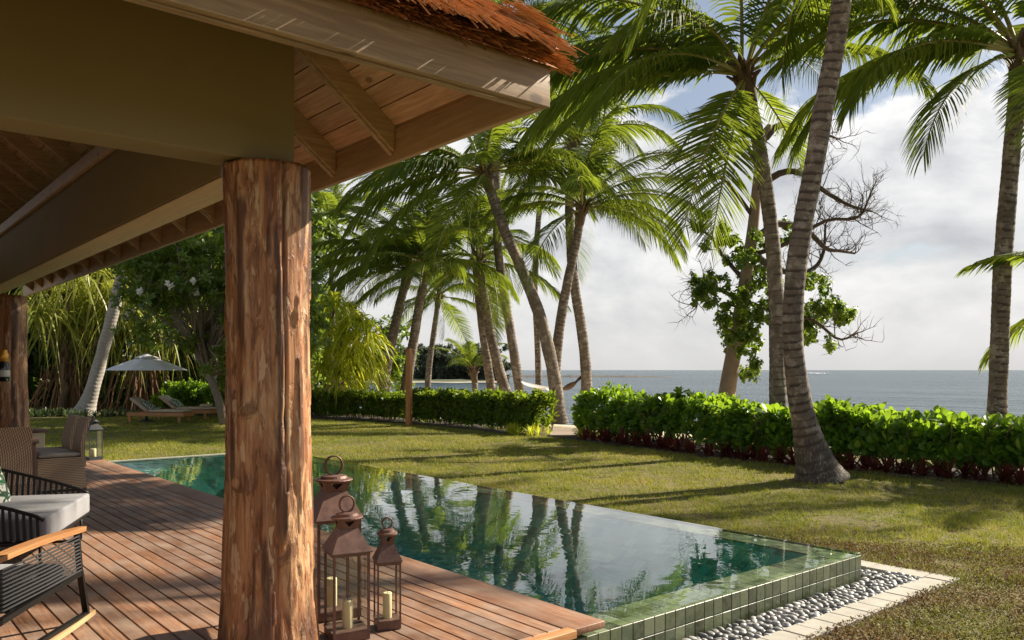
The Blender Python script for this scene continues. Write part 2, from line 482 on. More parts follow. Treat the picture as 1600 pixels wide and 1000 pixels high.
def leaf(name, dark, light, trans, tw=0.42, rough=0.42, rndv=0.35, spec=0.45, dry=None):
    """foliage: var = tone of one leaf, object random = tone of one plant; light shines through"""
    m, nt = newmat(name)
    a = attr(nt); r = nd(nt, 'ObjectInfo').outputs['Random']
    f = math_(nt, 'ADD', math_(nt, 'MULTIPLY', a, 0.7), math_(nt, 'MULTIPLY', r, 0.3))
    c = mix(nt, f, dark, light)
    if dry: c = mix(nt, ramp(nt, a, [(0.90, 0.0), (0.97, 0.85)]), c, dry)
    t = mix(nt, f, tuple(x * 0.75 for x in trans), trans)
    p = pbr(nt, c, rough, spec=spec)
    tr = nd(nt, 'BsdfTranslucent', {0: t})
    out_(nt, nd(nt, 'MixShader', {0: tw, 1: p.outputs[0], 2: tr.outputs[0]})); return m
M['palm'] = leaf('palm_leaflet', (0.032, 0.072, 0.013), (0.085, 0.135, 0.022), (0.38, 0.48, 0.04), 0.40, 0.6, spec=0.14, dry=(0.22, 0.17, 0.05))
M['rachis'] = plain('palm_rachis', (0.26, 0.24, 0.055), 0.5, var=0.3)
M['palm_dry'] = leaf('dry_palm_leaflet', (0.26, 0.19, 0.06), (0.42, 0.33, 0.10), (0.50, 0.40, 0.10), 0.4, 0.6)
M['naupaka'] = leaf('hedge_leaf', (0.050, 0.125, 0.014), (0.125, 0.245, 0.026), (0.42, 0.64, 0.035), 0.45, 0.40, dry=(0.26, 0.30, 0.04))
M['clipped'] = leaf('clipped_hedge_leaf', (0.042, 0.090, 0.014), (0.100, 0.175, 0.022), (0.40, 0.54, 0.03), 0.44, 0.36)
M['red_leaf'] = leaf('red_leaf', (0.060, 0.014, 0.014), (0.17, 0.050, 0.035), (0.34, 0.07, 0.04), 0.35, 0.45, dry=(0.14, 0.17, 0.04))
M['frangi'] = leaf('glossy_dark_leaf', (0.040, 0.080, 0.016), (0.110, 0.180, 0.036), (0.42, 0.56, 0.06), 0.42, 0.32, spec=0.6)
M['pand'] = leaf('pandanus_leaf', (0.18, 0.22, 0.036), (0.36, 0.38, 0.075), (0.70, 0.72, 0.10), 0.44, 0.42, dry=(0.26, 0.17, 0.07))
M['yellow_strap'] = leaf('yellow_strap_leaf', (0.22, 0.30, 0.020), (0.44, 0.50, 0.04), (0.95, 0.97, 0.06), 0.5, 0.45)
M['bg_leaf'] = leaf('thicket_leaf', (0.032, 0.062, 0.014), (0.090, 0.140, 0.028), (0.32, 0.44, 0.05), 0.40, 0.45)
M['almond'] = leaf('broad_leaf', (0.030, 0.072, 0.010), (0.085, 0.160, 0.020), (0.32, 0.46, 0.03), 0.40, 0.40)
M['casua'] = leaf('far_tree_leaf', (0.060, 0.082, 0.050), (0.100, 0.128, 0.075), (0.16, 0.20, 0.09), 0.25, 0.7)  # muted grey green: distance haze is put into the leaf colour
M['lily'] = leaf('low_strap_leaf', (0.030, 0.055, 0.020), (0.085, 0.120, 0.055), (0.16, 0.22, 0.05), 0.3, 0.35, dry=(0.30, 0.33, 0.24))
M['petal'] = leaf('white_petal', (0.70, 0.68, 0.60), (0.80, 0.78, 0.70), (0.6, 0.6, 0.5), 0.3, 0.6)
M['green_print'] = None

def green_print():
    m, nt = newmat('green_leaf_print')
    v = objcoord(nt)
    w = nd(nt, 'TexVoronoi', {'Vector': v, 'Scale': 9.0}, feature='DISTANCE_TO_EDGE').outputs[0]
    n = noise(nt, v, 14.0, 2.0, 0.5, 2.0)
    c = mix(nt, ramp(nt, n, [(0.46, 0.0), (0.52, 1.0)]), (0.03, 0.14, 0.05), (0.62, 0.62, 0.55))
    c = mix(nt, ramp(nt, w, [(0.05, 1.0), (0.1, 0.0)]), c, (0.02, 0.07, 0.03))
    out_(nt, pbr(nt, c, 0.85)); return m
M['green_print'] = green_print()

def palm_trunk(pale=0.0):
    m, nt = newmat('palm_trunk')
    v = objcoord(nt, (1, 1, 1), 1.0)
    a = attr(nt)                      # position within one leaf-scar ring
    n = noise(nt, v, 5.0, 6.0, 0.65); n2 = noise(nt, nd(nt, 'Mapping', {'Vector': v, 'Scale': (1, 1, 0.25)}).outputs[0], 40.0, 4.0, 0.6)
    n3 = noise(nt, v, 1.4, 4.0, 0.6)
    c = mix(nt, n2, (0.105, 0.080, 0.058), (0.235, 0.185, 0.135))
    c = mix(nt, ramp(nt, n, [(0.50, 0.0), (0.62, 0.85)]), c, (0.36, 0.31, 0.245))
    c = mix(nt, ramp(nt, n3, [(0.52, 0.0), (0.66, 0.75)]), c, (0.075, 0.062, 0.045))
    hz_ = nd(nt, 'SeparateXYZ', {0: nd(nt, 'TexCoord').outputs['Object']}).outputs[2]
    moss = math_(nt, 'SUBTRACT', 1.0, sstep(nt, math_(nt, 'ADD', hz_, math_(nt, 'MULTIPLY', n, 1.6)), 1.1, 2.4))
    c = mix(nt, math_(nt, 'MULTIPLY', moss, ramp(nt, n2, [(0.38, 0.0), (0.56, 0.95)])), c, (0.050, 0.042, 0.030))
    rj = math_(nt, 'ADD', a, math_(nt, 'MULTIPLY', math_(nt, 'SUBTRACT', n, 0.5), 0.5))
    c = mix(nt, ramp(nt, rj, [(0.12, 0.95), (0.32, 0.0)]), c, (0.060, 0.045, 0.034))
    if pale: c = mix(nt, pale, c, (0.58, 0.54, 0.47))
    out_(nt, pbr(nt, c, 0.85, math_(nt, 'ADD', n2, n), 0.7, 0.02)); return m
M['trunk'] = palm_trunk(); M['pale_trunk'] = palm_trunk(0.55)
M['fibre'] = plain('palm_fibre', (0.13, 0.085, 0.05), 0.95, scale=25, var=0.5, bump=0.8)

def sea_mat():
    m, nt = newmat('sea_water')
    tc = nd(nt, 'TexCoord').outputs['Object']
    v1 = nd(nt, 'Mapping', {'Vector': tc, 'Scale': (0.9, 0.35, 1)}).outputs[0]
    a = noise(nt, v1, 0.55, 5.0, 0.62, 0.3)
    b = noise(nt, nd(nt, 'Mapping', {'Vector': tc, 'Scale': (0.05, 0.013, 1)}).outputs[0], 1.0, 4.0, 0.6)
    pat = noise(nt, nd(nt, 'Mapping', {'Vector': tc, 'Scale': (0.010, 0.004, 1)}).outputs[0], 1.0, 4.0, 0.6)
    h = math_(nt, 'ADD', math_(nt, 'MULTIPLY', a, 0.6), math_(nt, 'MULTIPLY', b, 1.6))
    c = mix(nt, ramp(nt, pat, [(0.4, 0.0), (0.62, 1.0)]), (0.016, 0.040, 0.052), (0.030, 0.066, 0.078))
    out_(nt, pbr(nt, c, 0.22, h, 1.0, 1.6, spec=0.32, IOR=1.33)); return m
M['sea'] = sea_mat()

def pool_water():
    m, nt = newmat('pool_water')
    tc = nd(nt, 'TexCoord').outputs['Object']
    a = noise(nt, nd(nt, 'Mapping', {'Vector': tc, 'Scale': (1.0, 0.8, 1), 'Rotation': (0, 0, 0.6)}).outputs[0], 5.5, 2.0, 0.5, 0.5)
    b = noise(nt, tc, 1.2, 2.0, 0.5)
    h = math_(nt, 'ADD', math_(nt, 'MULTIPLY', a, 0.32), math_(nt, 'MULTIPLY', b, 0.9))
    bp = nd(nt, 'Bump', {'Height': h, 'Strength': 0.030, 'Distance': 0.10}).outputs[0]
    dt = nd(nt, 'VectorMath', {0: bp, 1: nd(nt, 'NewGeometry').outputs['Incoming']}, operation='DOT_PRODUCT').outputs['Value']
    k5 = math_(nt, 'POWER', math_(nt, 'SUBTRACT', 1.0, math_(nt, 'ABSOLUTE', dt), clamp=True), 5.0)
    fr = math_(nt, 'ADD', 0.02, math_(nt, 'MULTIPLY', k5, 1.32), clamp=True)
    t = nd(nt, 'BsdfTransparent', {0: (0.90, 0.99, 0.97, 1)})
    g = nd(nt, 'BsdfGlossy', {0: (1, 1, 1, 1), 1: 0.012, 'Normal': bp})
    out_(nt, nd(nt, 'MixShader', {0: fr, 1: t.outputs[0], 2: g.outputs[0]})); return m
M['pool_water'] = pool_water()

def mosaic():
    m, nt = newmat('pool_mosaic')
    tc = nd(nt, 'TexCoord').outputs['Object']
    sp = nd(nt, 'SeparateXYZ', {0: tc})
    u = math_(nt, 'ADD', sp.outputs[0], math_(nt, 'MULTIPLY', sp.outputs[2], 0.93))
    w = math_(nt, 'ADD', sp.outputs[1], math_(nt, 'MULTIPLY', sp.outputs[2], 0.97))
    vec = nd(nt, 'CombineXYZ', {0: u, 1: w}).outputs[0]
    sn = nd(nt, 'VectorMath', {0: vec, 1: (0.108, 0.108, 1.0)}, operation='SNAP').outputs[0]
    wn = nd(nt, 'TexWhiteNoise', {'Vector': sn}, noise_dimensions='3D')
    big = noise(nt, tc, 0.9, 3.0, 0.6)
    c = ramp(nt, wn.outputs[0], [(0.0, (0.014, 0.13, 0.10)), (0.35, (0.05, 0.33, 0.27)), (0.7, (0.11, 0.47, 0.40)), (1.0, (0.40, 0.66, 0.44))])
    c = mix(nt, math_(nt, 'MULTIPLY', big, 0.55), c, (0.03, 0.32, 0.29))
    fx = math_(nt, 'ABSOLUTE', math_(nt, 'SUBTRACT', math_(nt, 'FRACT', math_(nt, 'DIVIDE', u, 0.108)), 0.5))
    fy = math_(nt, 'ABSOLUTE', math_(nt, 'SUBTRACT', math_(nt, 'FRACT', math_(nt, 'DIVIDE', w, 0.108)), 0.5))
    gr = sstep(nt, math_(nt, 'MAXIMUM', fx, fy), 0.46, 0.485)
    c = mix(nt, gr, c, (0.16, 0.34, 0.26))
    out_(nt, pbr(nt, c, 0.4)); return m
M['mosaic'] = mosaic()

def tile_mat(r0=0.16, spec=0.5):
    m, nt = newmat('green_glazed_tile')
    r = nd(nt, 'ObjectInfo').outputs['Random']
    n = noise(nt, objcoord(nt, (1, 1, 1), 1.0), 14.0, 5.0, 0.6)
    c = ramp(nt, r, [(0.0, (0.035, 0.038, 0.022)), (0.2, (0.095, 0.115, 0.055)), (0.45, (0.175, 0.200, 0.105)), (0.7, (0.100, 0.125, 0.072)), (0.85, (0.060, 0.075, 0.040)), (1.0, (0.255, 0.280, 0.165))])
    c = mix(nt, ramp(nt, n, [(0.4, 0.0), (0.75, 0.5)]), c, (0.25, 0.265, 0.165))
    out_(nt, pbr(nt, c, math_(nt, 'ADD', r0, math_(nt, 'MULTIPLY', n, 0.25)), n, 0.15, 0.003, spec=spec)); return m
M['tile'] = tile_mat(); M['rim_tile'] = tile_mat(0.6, 0.05)
M['grout'] = plain('grout', (0.22, 0.245, 0.125), 0.85)
M['grout_dark'] = plain('wet_grout', (0.10, 0.115, 0.06), 0.85)
M['stone'] = plain('border_stone', (0.38, 0.355, 0.295), 0.8, scale=7, var=0.38, bump=0.4)
def pebble_mat():
    m, nt = newmat('grey_pebble')
    r = nd(nt, 'ObjectInfo').outputs['Random']; a = attr(nt)
    n = noise(nt, objcoord(nt, (1, 1, 1), 1.0), 30.0, 4.0, 0.6)
    t = math_(nt, 'FRACT', math_(nt, 'ADD', r, a))
    c = ramp(nt, t, [(0.0, (0.09, 0.09, 0.09)), (0.5, (0.22, 0.22, 0.21)), (1.0, (0.40, 0.39, 0.37))])
    c = mix(nt, math_(nt, 'MULTIPLY', n, 0.35), c, (0.30, 0.29, 0.26))
    out_(nt, pbr(nt, c, 0.5, n, 0.2, 0.004)); return m
M['pebble'] = pebble_mat()

def lawn_mat():
    m, nt = newmat('lawn_ground')
    v = nd(nt, 'TexCoord').outputs['Object']
    n = noise(nt, v, 0.7, 5.0, 0.6); n2 = noise(nt, v, 14.0, 5.0, 0.7)
    c = mix(nt, ramp(nt, n, [(0.35, 0.0), (0.65, 1.0)]), (0.150, 0.130, 0.042), (0.215, 0.170, 0.070))
    c = mix(nt, ramp(nt, n2, [(0.35, 0.8), (0.6, 0.0)]), c, (0.055, 0.058, 0.018))
    sp = nd(nt, 'SeparateXYZ', {0: v})
    sand = sstep(nt, math_(nt, 'ADD', sp.outputs[0], math_(nt, 'MULTIPLY', n, 1.5)), 18.3, 19.6)
    c = mix(nt, sand, c, (0.55, 0.47, 0.35))
    out_(nt, pbr(nt, c, 0.95, n2, 0.8, 0.03, spec=0.2)); return m
M['lawn'] = lawn_mat()

def blade_mat():
    m, nt = newmat('grass_blade')
    a = attr(nt)
    v = nd(nt, 'TexCoord').outputs['Object']
    n = noise(nt, v, 0.55, 6.0, 0.7); n2 = noise(nt, v, 4.5, 4.0, 0.6)
    f = math_(nt, 'ADD', math_(nt, 'ADD', math_(nt, 'MULTIPLY', a, 0.5), math_(nt, 'MULTIPLY', math_(nt, 'SUBTRACT', n2, 0.5), 0.9)), math_(nt, 'MULTIPLY', math_(nt, 'SUBTRACT', n, 0.5), 2.0), clamp=True)
    c = ramp(nt, f, [(0.0, (0.150, 0.195, 0.024)), (0.3, (0.300, 0.315, 0.040)), (0.55, (0.450, 0.390, 0.085)), (0.85, (0.56, 0.42, 0.16))])
    p = pbr(nt, c, 0.6, spec=0.25)
    t = nd(nt, 'BsdfTranslucent', {0: mix(nt, 0.5, c, (0.40, 0.42, 0.05))})
    out_(nt, nd(nt, 'MixShader', {0: 0.35, 1: p.outputs[0], 2: t.outputs[0]})); return m
M['blade'] = blade_mat()
def cover_mat():
    m, nt = newmat('ground_cover_leaf')
    a = attr(nt); v = nd(nt, 'TexCoord').outputs['Object']
    n = noise(nt, v, 1.1, 5.0, 0.65)
    g = ramp(nt, math_(nt, 'ADD', n, math_(nt, 'MULTIPLY', a, 0.22)), [(0.56, 0.0), (0.70, 1.0)])
    c = mix(nt, g, mix(nt, a, (0.105, 0.055, 0.026), (0.27, 0.155, 0.065)), mix(nt, a, (0.12, 0.14, 0.022), (0.26, 0.25, 0.045)))
    t = nd(nt, 'BsdfTranslucent', {0: c}); p = pbr(nt, c, 0.7, spec=0.3)
    out_(nt, nd(nt, 'MixShader', {0: 0.3, 1: p.outputs[0], 2: t.outputs[0]})); return m
M['brown_cover'] = cover_mat()
M['sand'] = plain('sand', (0.42, 0.37, 0.29), 0.95, scale=2, var=0.12)
M['smoked'] = plain('smoked_glass', (0.012, 0.012, 0.014), 0.12, spec=0.6)
M['label_white'] = plain('pale_glass', (0.5, 0.48, 0.42), 0.4)

def shore_mat():
    m, nt = newmat('far_shore_ground')
    v = nd(nt, 'TexCoord').outputs['Object']; z = nd(nt, 'SeparateXYZ', {0: v}).outputs[2]
    n = noise(nt, v, 0.3, 4.0)
    k = sstep(nt, math_(nt, 'ADD', z, math_(nt, 'MULTIPLY', n, 0.3)), SEA + 0.28, SEA + 0.5)
    c = mix(nt, k, (0.40, 0.35, 0.27), mix(nt, n, (0.05, 0.065, 0.03), (0.10, 0.11, 0.05)))
    out_(nt, pbr(nt, c, 0.9)); return m
M['shore'] = shore_mat()
# ------------------------------------------------------------------ ground, sea
def build_ground():
    xs = [-400, -200, -80, -40, -20, -12, -8, -4, 0, 4, 7.6] + [8 + 0.5 * i for i in range(0, 62)] + [42, 50, 70]
    ys = [-120, -60, -30, -15, -8, -4, -2, 0, 1.5, 3.1, 5, 8, 11, 14, 15.62, 18] + [20 + 2 * i for i in range(0, 50)] + [130, 180, 260]
    V = []; Fc = []
    def h(x, y):
        s = 18.2 + 0.8 * math.sin(y * 0.11) + max(0, (y - 45)) * 0.35
        t = min(1, max(0, (x - s) / 14)); t = t * t * (3 - 2 * t)
        b = fbm(x * 0.25, y * 0.25, 0.3, 3) * 0.035 if x > 9 or y > 18 else 0
        return LAWN - t * 2.4 + b
    for y in ys:
        for x in xs: V.append((x, y, h(x, y)))
    nx = len(xs)
    for j in range(len(ys) - 1):
        for i in range(nx - 1):
            if -4 <= xs[i] < 7.6 and 3.1 <= ys[j] < 15.62: continue
            Fc.append((j * nx + i, j * nx + i + 1, (j + 1) * nx + i + 1, (j + 1) * nx + i))
    o = link('lawn', mesh_np('lawn', V, Fc), mat=M['lawn'])
    tag(o, 'flat lawn of straw and green grass running down to a sandy beach', 'lawn', kind='structure')
build_ground()

def build_sea():
    V = []; Fc = []
    a0, a1, n = -100, 190, 60
    rs = [20, 60, 150, 400, 1000, 3000, 9000, 22000]
    V = [(r * math.cos(R(a0 + (a1 - a0) * k / n)), r * math.sin(R(a0 + (a1 - a0) * k / n)), 0) for r in rs for k in range(n + 1)]
    for j in range(len(rs) - 1):
        for k in range(n):
            Fc.append((j * (n + 1) + k, (j + 1) * (n + 1) + k, (j + 1) * (n + 1) + k + 1, j * (n + 1) + k + 1))
    o = link('sea', mesh_np('sea', V, Fc, smooth=False), loc=(0, 0, SEA), mat=M['sea'])
    tag(o, 'grey blue rippled sea reaching the horizon', 'sea', kind='structure')
build_sea()

# ------------------------------------------------------------------ deck
deck = empty('wooden_deck'); tag(deck, 'reddish brown timber deck of long boards beside the pool', 'deck', kind='structure')
PITCH = 0.1135; DY0, DY1 = 3.56, 15.72
rg = random.Random(4)
jm = {}
def plank_mesh(L):
    k = round(L, 2)
    if k not in jm:
        me = bevel_box('plank', PITCH - 0.009, k - 0.006, 0.03, 0.003)
        me.materials.append(M['deck']); jm[k] = me
    return jm[k]
x = 3.385 - PITCH / 2
while x > -3.6:
    cuts = [DY0, DY1]
    if rg.random() < 0.55: cuts.insert(1, DY0 + 0.5 * rg.randint(8, 18))
    for a, b in zip(cuts, cuts[1:]):
        o = link('plank', plank_mesh(b - a), deck, (x, (a + b) / 2, -0.015 + rg.uniform(-0.0012, 0.0012)))
    x -= PITCH
me = bevel_box('edge_board', 0.30, DY1 - 3.53 + 0.08, 0.045, 0.006, 2); me.materials.append(M['deck_edge'])
link('edge_board', me, deck, (3.385 + 0.152, (DY1 + 3.53) / 2, -0.0185))
me = bevel_box('end_board', 7.0, 0.085, 0.05, 0.005, 2); me.materials.append(M['teak'])
link('end_board', me, deck, (3.42 - 3.5, 3.508, -0.020))
me = bevel_box('end_board', 3.4 - 0.02, 0.03, 0.24, 0.003); me.materials.append(M['deck'])
link('skirt_board', me, deck, (1.70, 3.50, -0.17))
me = bevel_box('joist_frame', 6.9, DY1 - DY0 - 0.1, 0.16, 0.003); me.materials.append(M['dark_wood'])
link('joist_frame', me, deck, (-0.10, (DY0 + DY1) / 2, -0.125))

# ------------------------------------------------------------------ pool
pool = empty('swimming_pool', (5.2, 9.6, LAWN)); tag(pool, 'long infinity pool lined with green tiles beside the timber deck', 'pool')
def pl(name, me, loc=None, mat=None, rot=None, parent=None):
    o = link(name, me, parent or pool, None, rot, mat)
    if parent is None:
        o.location = Vector(loc or (0, 0, 0)) - Vector((5.2, 9.6, LAWN))
    return o
PX0, PX1, PY0, PY1, WZ = 3.42, 7.05, 3.56, 15.62, -0.075
RIM = 0.31; DEEP = -1.02
def basin():
    b = MB()
    ix0, ix1, iy0, iy1 = PX0 + 0.16, PX1 - RIM, PY0 + RIM, PY1 - 0.12
    rz = WZ - 0.018
    # floor, inner walls, rim body
    b.add([(ix0, iy0, DEEP), (ix1, iy0, DEEP), (ix1, iy1, DEEP), (ix0, iy1, DEEP)], [(0, 1, 2, 3)], 0, smooth=False)
    t = rz - 0.012
    for p, q in (((ix0, iy0), (ix1, iy0)), ((ix1, iy0), (ix1, iy1)), ((ix1, iy1), (ix0, iy1)), ((ix0, iy1), (ix0, iy0))):
        b.add([(*p, DEEP), (*p, t), (*q, t), (*q, DEEP)], [(0, 1, 2, 3)], 0, smooth=False)
    e = 0.012
    def slab(x0, x1, y0, y1, z0, z1):
        b.box(((x0 + x1) / 2, (y0 + y1) / 2, (z0 + z1) / 2), ((x1 - x0) / 2, (y1 - y0) / 2, (z1 - z0) / 2), 1)
    slab(PX0 + e, PX1 - e, PY0 + e, iy0 - 0.001, -0.6, t)      # end wall core (grout shows between tiles)
    slab(ix1 + 0.001, PX1 - e, iy0, PY1 - e, -0.6, t)
    slab(PX0 + e, ix1, iy1 + 0.001, PY1 - e, -0.6, t)
    slab(PX0 + e, ix0 - 0.001, iy0, iy1, -0.6, -0.11)
    for (x0, x1, y0, y1) in ((PX0 + e, PX1 - e - 0.002, PY0 + e + 0.002, iy0 - 0.003), (ix1 + 0.003, PX1 - e - 0.002, iy0 - 0.002, PY1 - e)):
        b.box(((x0 + x1) / 2, (y0 + y1) / 2, t + 0.002), ((x1 - x0) / 2, (y1 - y0) / 2, 0.0019), 2)
    # shallow block at the far end, standing in for a pale strip of sky reflection
    b.box((ix0 + 0.551, iy1 - 0.301, -0.62), (0.55, 0.30, 0.395), 0)
    return b
pl('basin', basin().mesh('basin'), mat=[M['mosaic'], M['grout'], M['grout_dark']])
TP = 0.108
tile_v = bevel_box('tile', TP - 0.006, 0.012, 0.114, 0.002); tile_v.materials.append(M['tile'])
tile_vx = bevel_box('tile', 0.012, TP - 0.006, 0.114, 0.002); tile_vx.materials.append(M['tile'])
tile_t = bevel_box('tile', TP - 0.003, TP - 0.008, 0.012, 0.001); tile_t.materials.append(M['rim_tile'])
nx = int((PX1 - PX0) / TP)
rt = random.Random(8)
for i in range(nx):
    cx = PX1 - 0.003 - TP / 2 - i * TP
    for k in range(2):
        pl('tile', tile_v, (cx, PY0 + 0.006 + rt.uniform(-0.001, 0.001), WZ - 0.018 - 0.058 - k * 0.120))
    for k in range(3):
        pl('tile', tile_t, (cx, PY0 + 0.062 + k * 0.102, WZ - 0.026))
for i in range(45):
    cy = PY0 + RIM + 0.06 + i * TP
    for k in range(3):
        pl('tile', tile_t, (PX1 - 0.062 - k * 0.102, cy, WZ - 0.026), rot=(0, 0, math.pi / 2))
# the far stretch of rim where single tiles can no longer be told apart
b = MB(); b.box((PX1 - RIM / 2, (PY0 + RIM + 45 * TP + PY1) / 2 + 0.02, WZ - 0.026), (RIM / 2 - 0.002, (PY1 - PY0 - RIM - 45 * TP) / 2 - 0.03, 0.006))
pl('far_rim', b.mesh('far_rim'), mat=M['rim_tile'])
wme = mesh_np('water', [(PX0 + 0.02, PY0 + 0.003, 0), (PX1 - 0.003, PY0 + 0.003, 0), (PX1 - 0.003, PY1, 0), (PX0 + 0.02, PY1, 0)], [(0, 1, 2, 3)])
wo = pl('water', wme, (0, 0, WZ), M['pool_water'])
b = MB()
b.box((PX1 - 0.005, (PY0 + PY1) / 2, -0.25), (0.004, (PY1 - PY0) / 2 - 0.02, 0.17))
pl('outer_face', b.mesh('outer_face'), mat=M['tile'])
b = MB(); b.box(((PX0 + PX1) / 2, PY1 + 0.05, -0.2), ((PX1 - PX0) / 2, 0.05, 0.135))
pl('coping', b.mesh('coping'), mat=M['stone'])

# ------------------------------------------------------------------ pebble trench and stone border
TRZ = -0.345
bed = empty('pebble_trench', (5.4, 3.38, TRZ)); tag(bed, 'trench of smooth grey pebbles along the end wall of the pool', 'pebble bed')
b = MB(); b.box((5.5, 3.36, TRZ - 0.05), (2.15, 0.26, 0.04)); b.box((7.28, 9.4, TRZ - 0.05), (0.22, 6.2, 0.0395))
o = b.build('gravel_base', M['soil'], bed); o.location = -Vector(bed.location)
def pebble_mesh(seed):
    bm = bmesh.new(); bmesh.ops.create_icosphere(bm, subdivisions=2, radius=1)
    for v in bm.verts:
        n = mnoise.noise(v.co * 1.1 + Vector((seed * 7.1, 0, 0))) * 0.22
        v.co = v.co * (1 + n); v.co.z *= 0.55; v.co.y *= 0.72
    me = bpy.data.meshes.new('pebble'); bm.to_mesh(me); bm.free()
    me.polygons.foreach_set('use_smooth', [True] * len(me.polygons)); me.materials.append(M['pebble'])
    return me
pms = [pebble_mesh(i) for i in range(7)]
rp = random.Random(12)
peb = []
for layer in range(2):
    y = 3.225
    while y < 3.54:
        xx = 3.5 + rp.uniform(0, 0.05)
        while xx < 7.46:
            peb.append((xx + rp.uniform(-0.014, 0.014), y + rp.uniform(-0.014, 0.014), TRZ + 0.012 + layer * 0.026 + rp.uniform(-0.004, 0.008), rp.uniform(0.028, 0.047)))
            xx += rp.uniform(0.062, 0.085)
        y += 0.055
for i in range(260):
    peb.append((rp.uniform(7.08, 7.45), rp.uniform(3.3, 6.0), TRZ + 0.02 + rp.uniform(0, 0.02), rp.uniform(0.024, 0.04)))
peb = [p for p in peb if not (p[0] < 3.62)]
top = [p for p in peb if p[2] > TRZ + 0.03]
top.sort(key=lambda p: p[0])
shown = set(id(p) for p in top[:290])
rest = NP(); TV = [(np.array([v.co for v in m.vertices]), np.array([list(f.vertices) for f in m.polygons])) for m in pms]
for p in peb:
    e = (rp.uniform(-0.35, 0.35), rp.uniform(-0.35, 0.35), rp.uniform(0, 6.3)); k = rp.randrange(7)
    if id(p) in shown:
        o = link('pebble', pms[k], bed, Vector(p[:3]) - Vector(bed.location), e); o.scale = (p[3],) * 3
    else:
        Rm = np.array(Matrix.Rotation(e[2], 3, 'Z') @ Matrix.Rotation(e[0], 3, 'X'))
        v, f = TV[k]
        rest.add((v * p[3]) @ Rm.T + np.array(p[:3]), f, np.full(len(v), rp.random()))
o = rest.build('pebbles', M['pebble'], bed); o.location = -Vector(bed.location); o['kind'] = 'stuff'

brd = empty('stone_border', (6, 3.1, LAWN)); tag(brd, 'pale cream stone edging strip between the pebbles and the lawn', 'edging')
sl = [bevel_box('edging_stone', L, 0.232, 0.05, 0.006) for L in (0.19, 0.225, 0.26)]
for m in sl: m.materials.append(M['stone'])
xx = 7.69
while xx > 3.3:
    k = rp.randrange(3); L = (0.19, 0.225, 0.26)[k]
    o = link('edging_stone', sl[k], brd, Vector((xx - L / 2, 3.10 + rp.uniform(-0.004, 0.004), -0.317 + rp.uniform(-0.003, 0.003))) - Vector(brd.location)); xx -= L + 0.005
yy = 3.225
while yy < 15.4:
    k = rp.randrange(3); L = (0.19, 0.225, 0.26)[k]
    o = link('edging_stone', sl[k], brd, Vector((7.574, yy + L / 2, -0.317 + rp.uniform(-0.003, 0.003))) - Vector(brd.location), (0, 0, math.pi / 2)); yy += L + 0.005

# ------------------------------------------------------------------ veranda: roof, beams, log columns
pav = empty('thatched_veranda', (0, 9, 0)); tag(pav, 'thatched veranda with log columns and exposed rafters over the deck', 'veranda')
PO = Vector((0, 9, 0))
EX, EY, EZ, SL = 2.80, 3.03, 2.87, 0.79
RIDGE = -2.0; YB = 17.0
WXE = 2 * RIDGE - EX
def soff(d): return EZ + 0.185 + SL * d           # underside of the boards, d metres in from the eave
roof_me = MB()
AP = EX - RIDGE
def roof_shell(b, off, out, m):
    z = lambda d: soff(d) + off
    e = -out
    A = (EX + out, EY - out, z(e)); B = (EX + out, YB, z(e)); Cc = (RIDGE, YB, z(AP)); D = (RIDGE, EY + AP, z(AP))
    E_ = (WXE - out, EY - out, z(e)); G = (WXE - out, YB, z(e))
    b.add([A, B, Cc, D, E_, G], [(0, 1, 2, 3), (0, 3, 4), (3, 2, 5, 4)], m, 0.25, False)
roof_shell(roof_me, 0.135, 0.04, 0)
roof_shell(roof_me, 0.035, 0.03, 1)
b2 = roof_me.build('roof', [M['thatch'], M['dark_wood']], pav); b2.location = -PO
roof = b2
def rf(name, me, mat=None, parent=roof):
    return link(name, me, parent, None, None, mat)     # roof mesh is in world coordinates
# soffit boards, each one its own length up to the hip
sw = 0.112
k = 0
while EX - 0.04 - k * sw > RIDGE:
    x1 = EX - 0.045 - k * sw; x0 = x1 - sw + 0.006
    d1, d0 = EX - x1, EX - x0
    y0 = EY + max(0.04, (d1 + d0) / 2) + 0.0
    bb = MB()
    zc = lambda d: soff(d)
    P = [(x1, y0, zc(d1)), (x0, y0, zc(d0)), (x0, YB - 0.1, zc(d0)), (x1, YB - 0.1, zc(d1))]
    Q = [(p[0] + 0.012, p[1], p[2] + 0.02) for p in P]
    bb.add(P + Q, [(0, 3, 2, 1), (4, 5, 6, 7), (0, 1, 5, 4), (1, 2, 6, 5), (2, 3, 7, 6), (3, 0, 4, 7)], 0, smooth=False)
    rf('soffit_board', bb.mesh('soffit_board'), M['pine'])
    k += 1
def rafter(y):
    bb = MB()
    d0 = 0.05; d1 = AP - 0.03 if y > EY + AP else y - EY - 0.06
    w = 0.042; t = 0.165
    P = []
    for d in (d0, d1):
        for dy in (-w, w):
            P.append((EX - d, y + dy, soff(d) - t)); 
        for dy in (-w, w):
            P.append((EX - d, y + dy, soff(d) - 0.002))
    Fc = [(0, 1, 3, 2), (4, 6, 7, 5), (0, 4, 5, 1), (2, 3, 7, 6), (0, 2, 6, 4), (1, 5, 7, 3)]
    bb.add(P, Fc, smooth=False)
    # batten moulding under the rafter
    P2 = []
    for d in (d0, d1):
        for dy in (-w * 0.45, w * 0.45): P2.append((EX - d, y + dy, soff(d) - t - 0.020))
        for dy in (-w * 0.45, w * 0.45): P2.append((EX - d, y + dy, soff(d) - t + 0.003))
    bb.add(P2, Fc, smooth=False)
    return bb
for i in range(16):
    rf('rafter', rafter(4.46 + 0.775 * i).mesh('rafter'), M['rafter'])
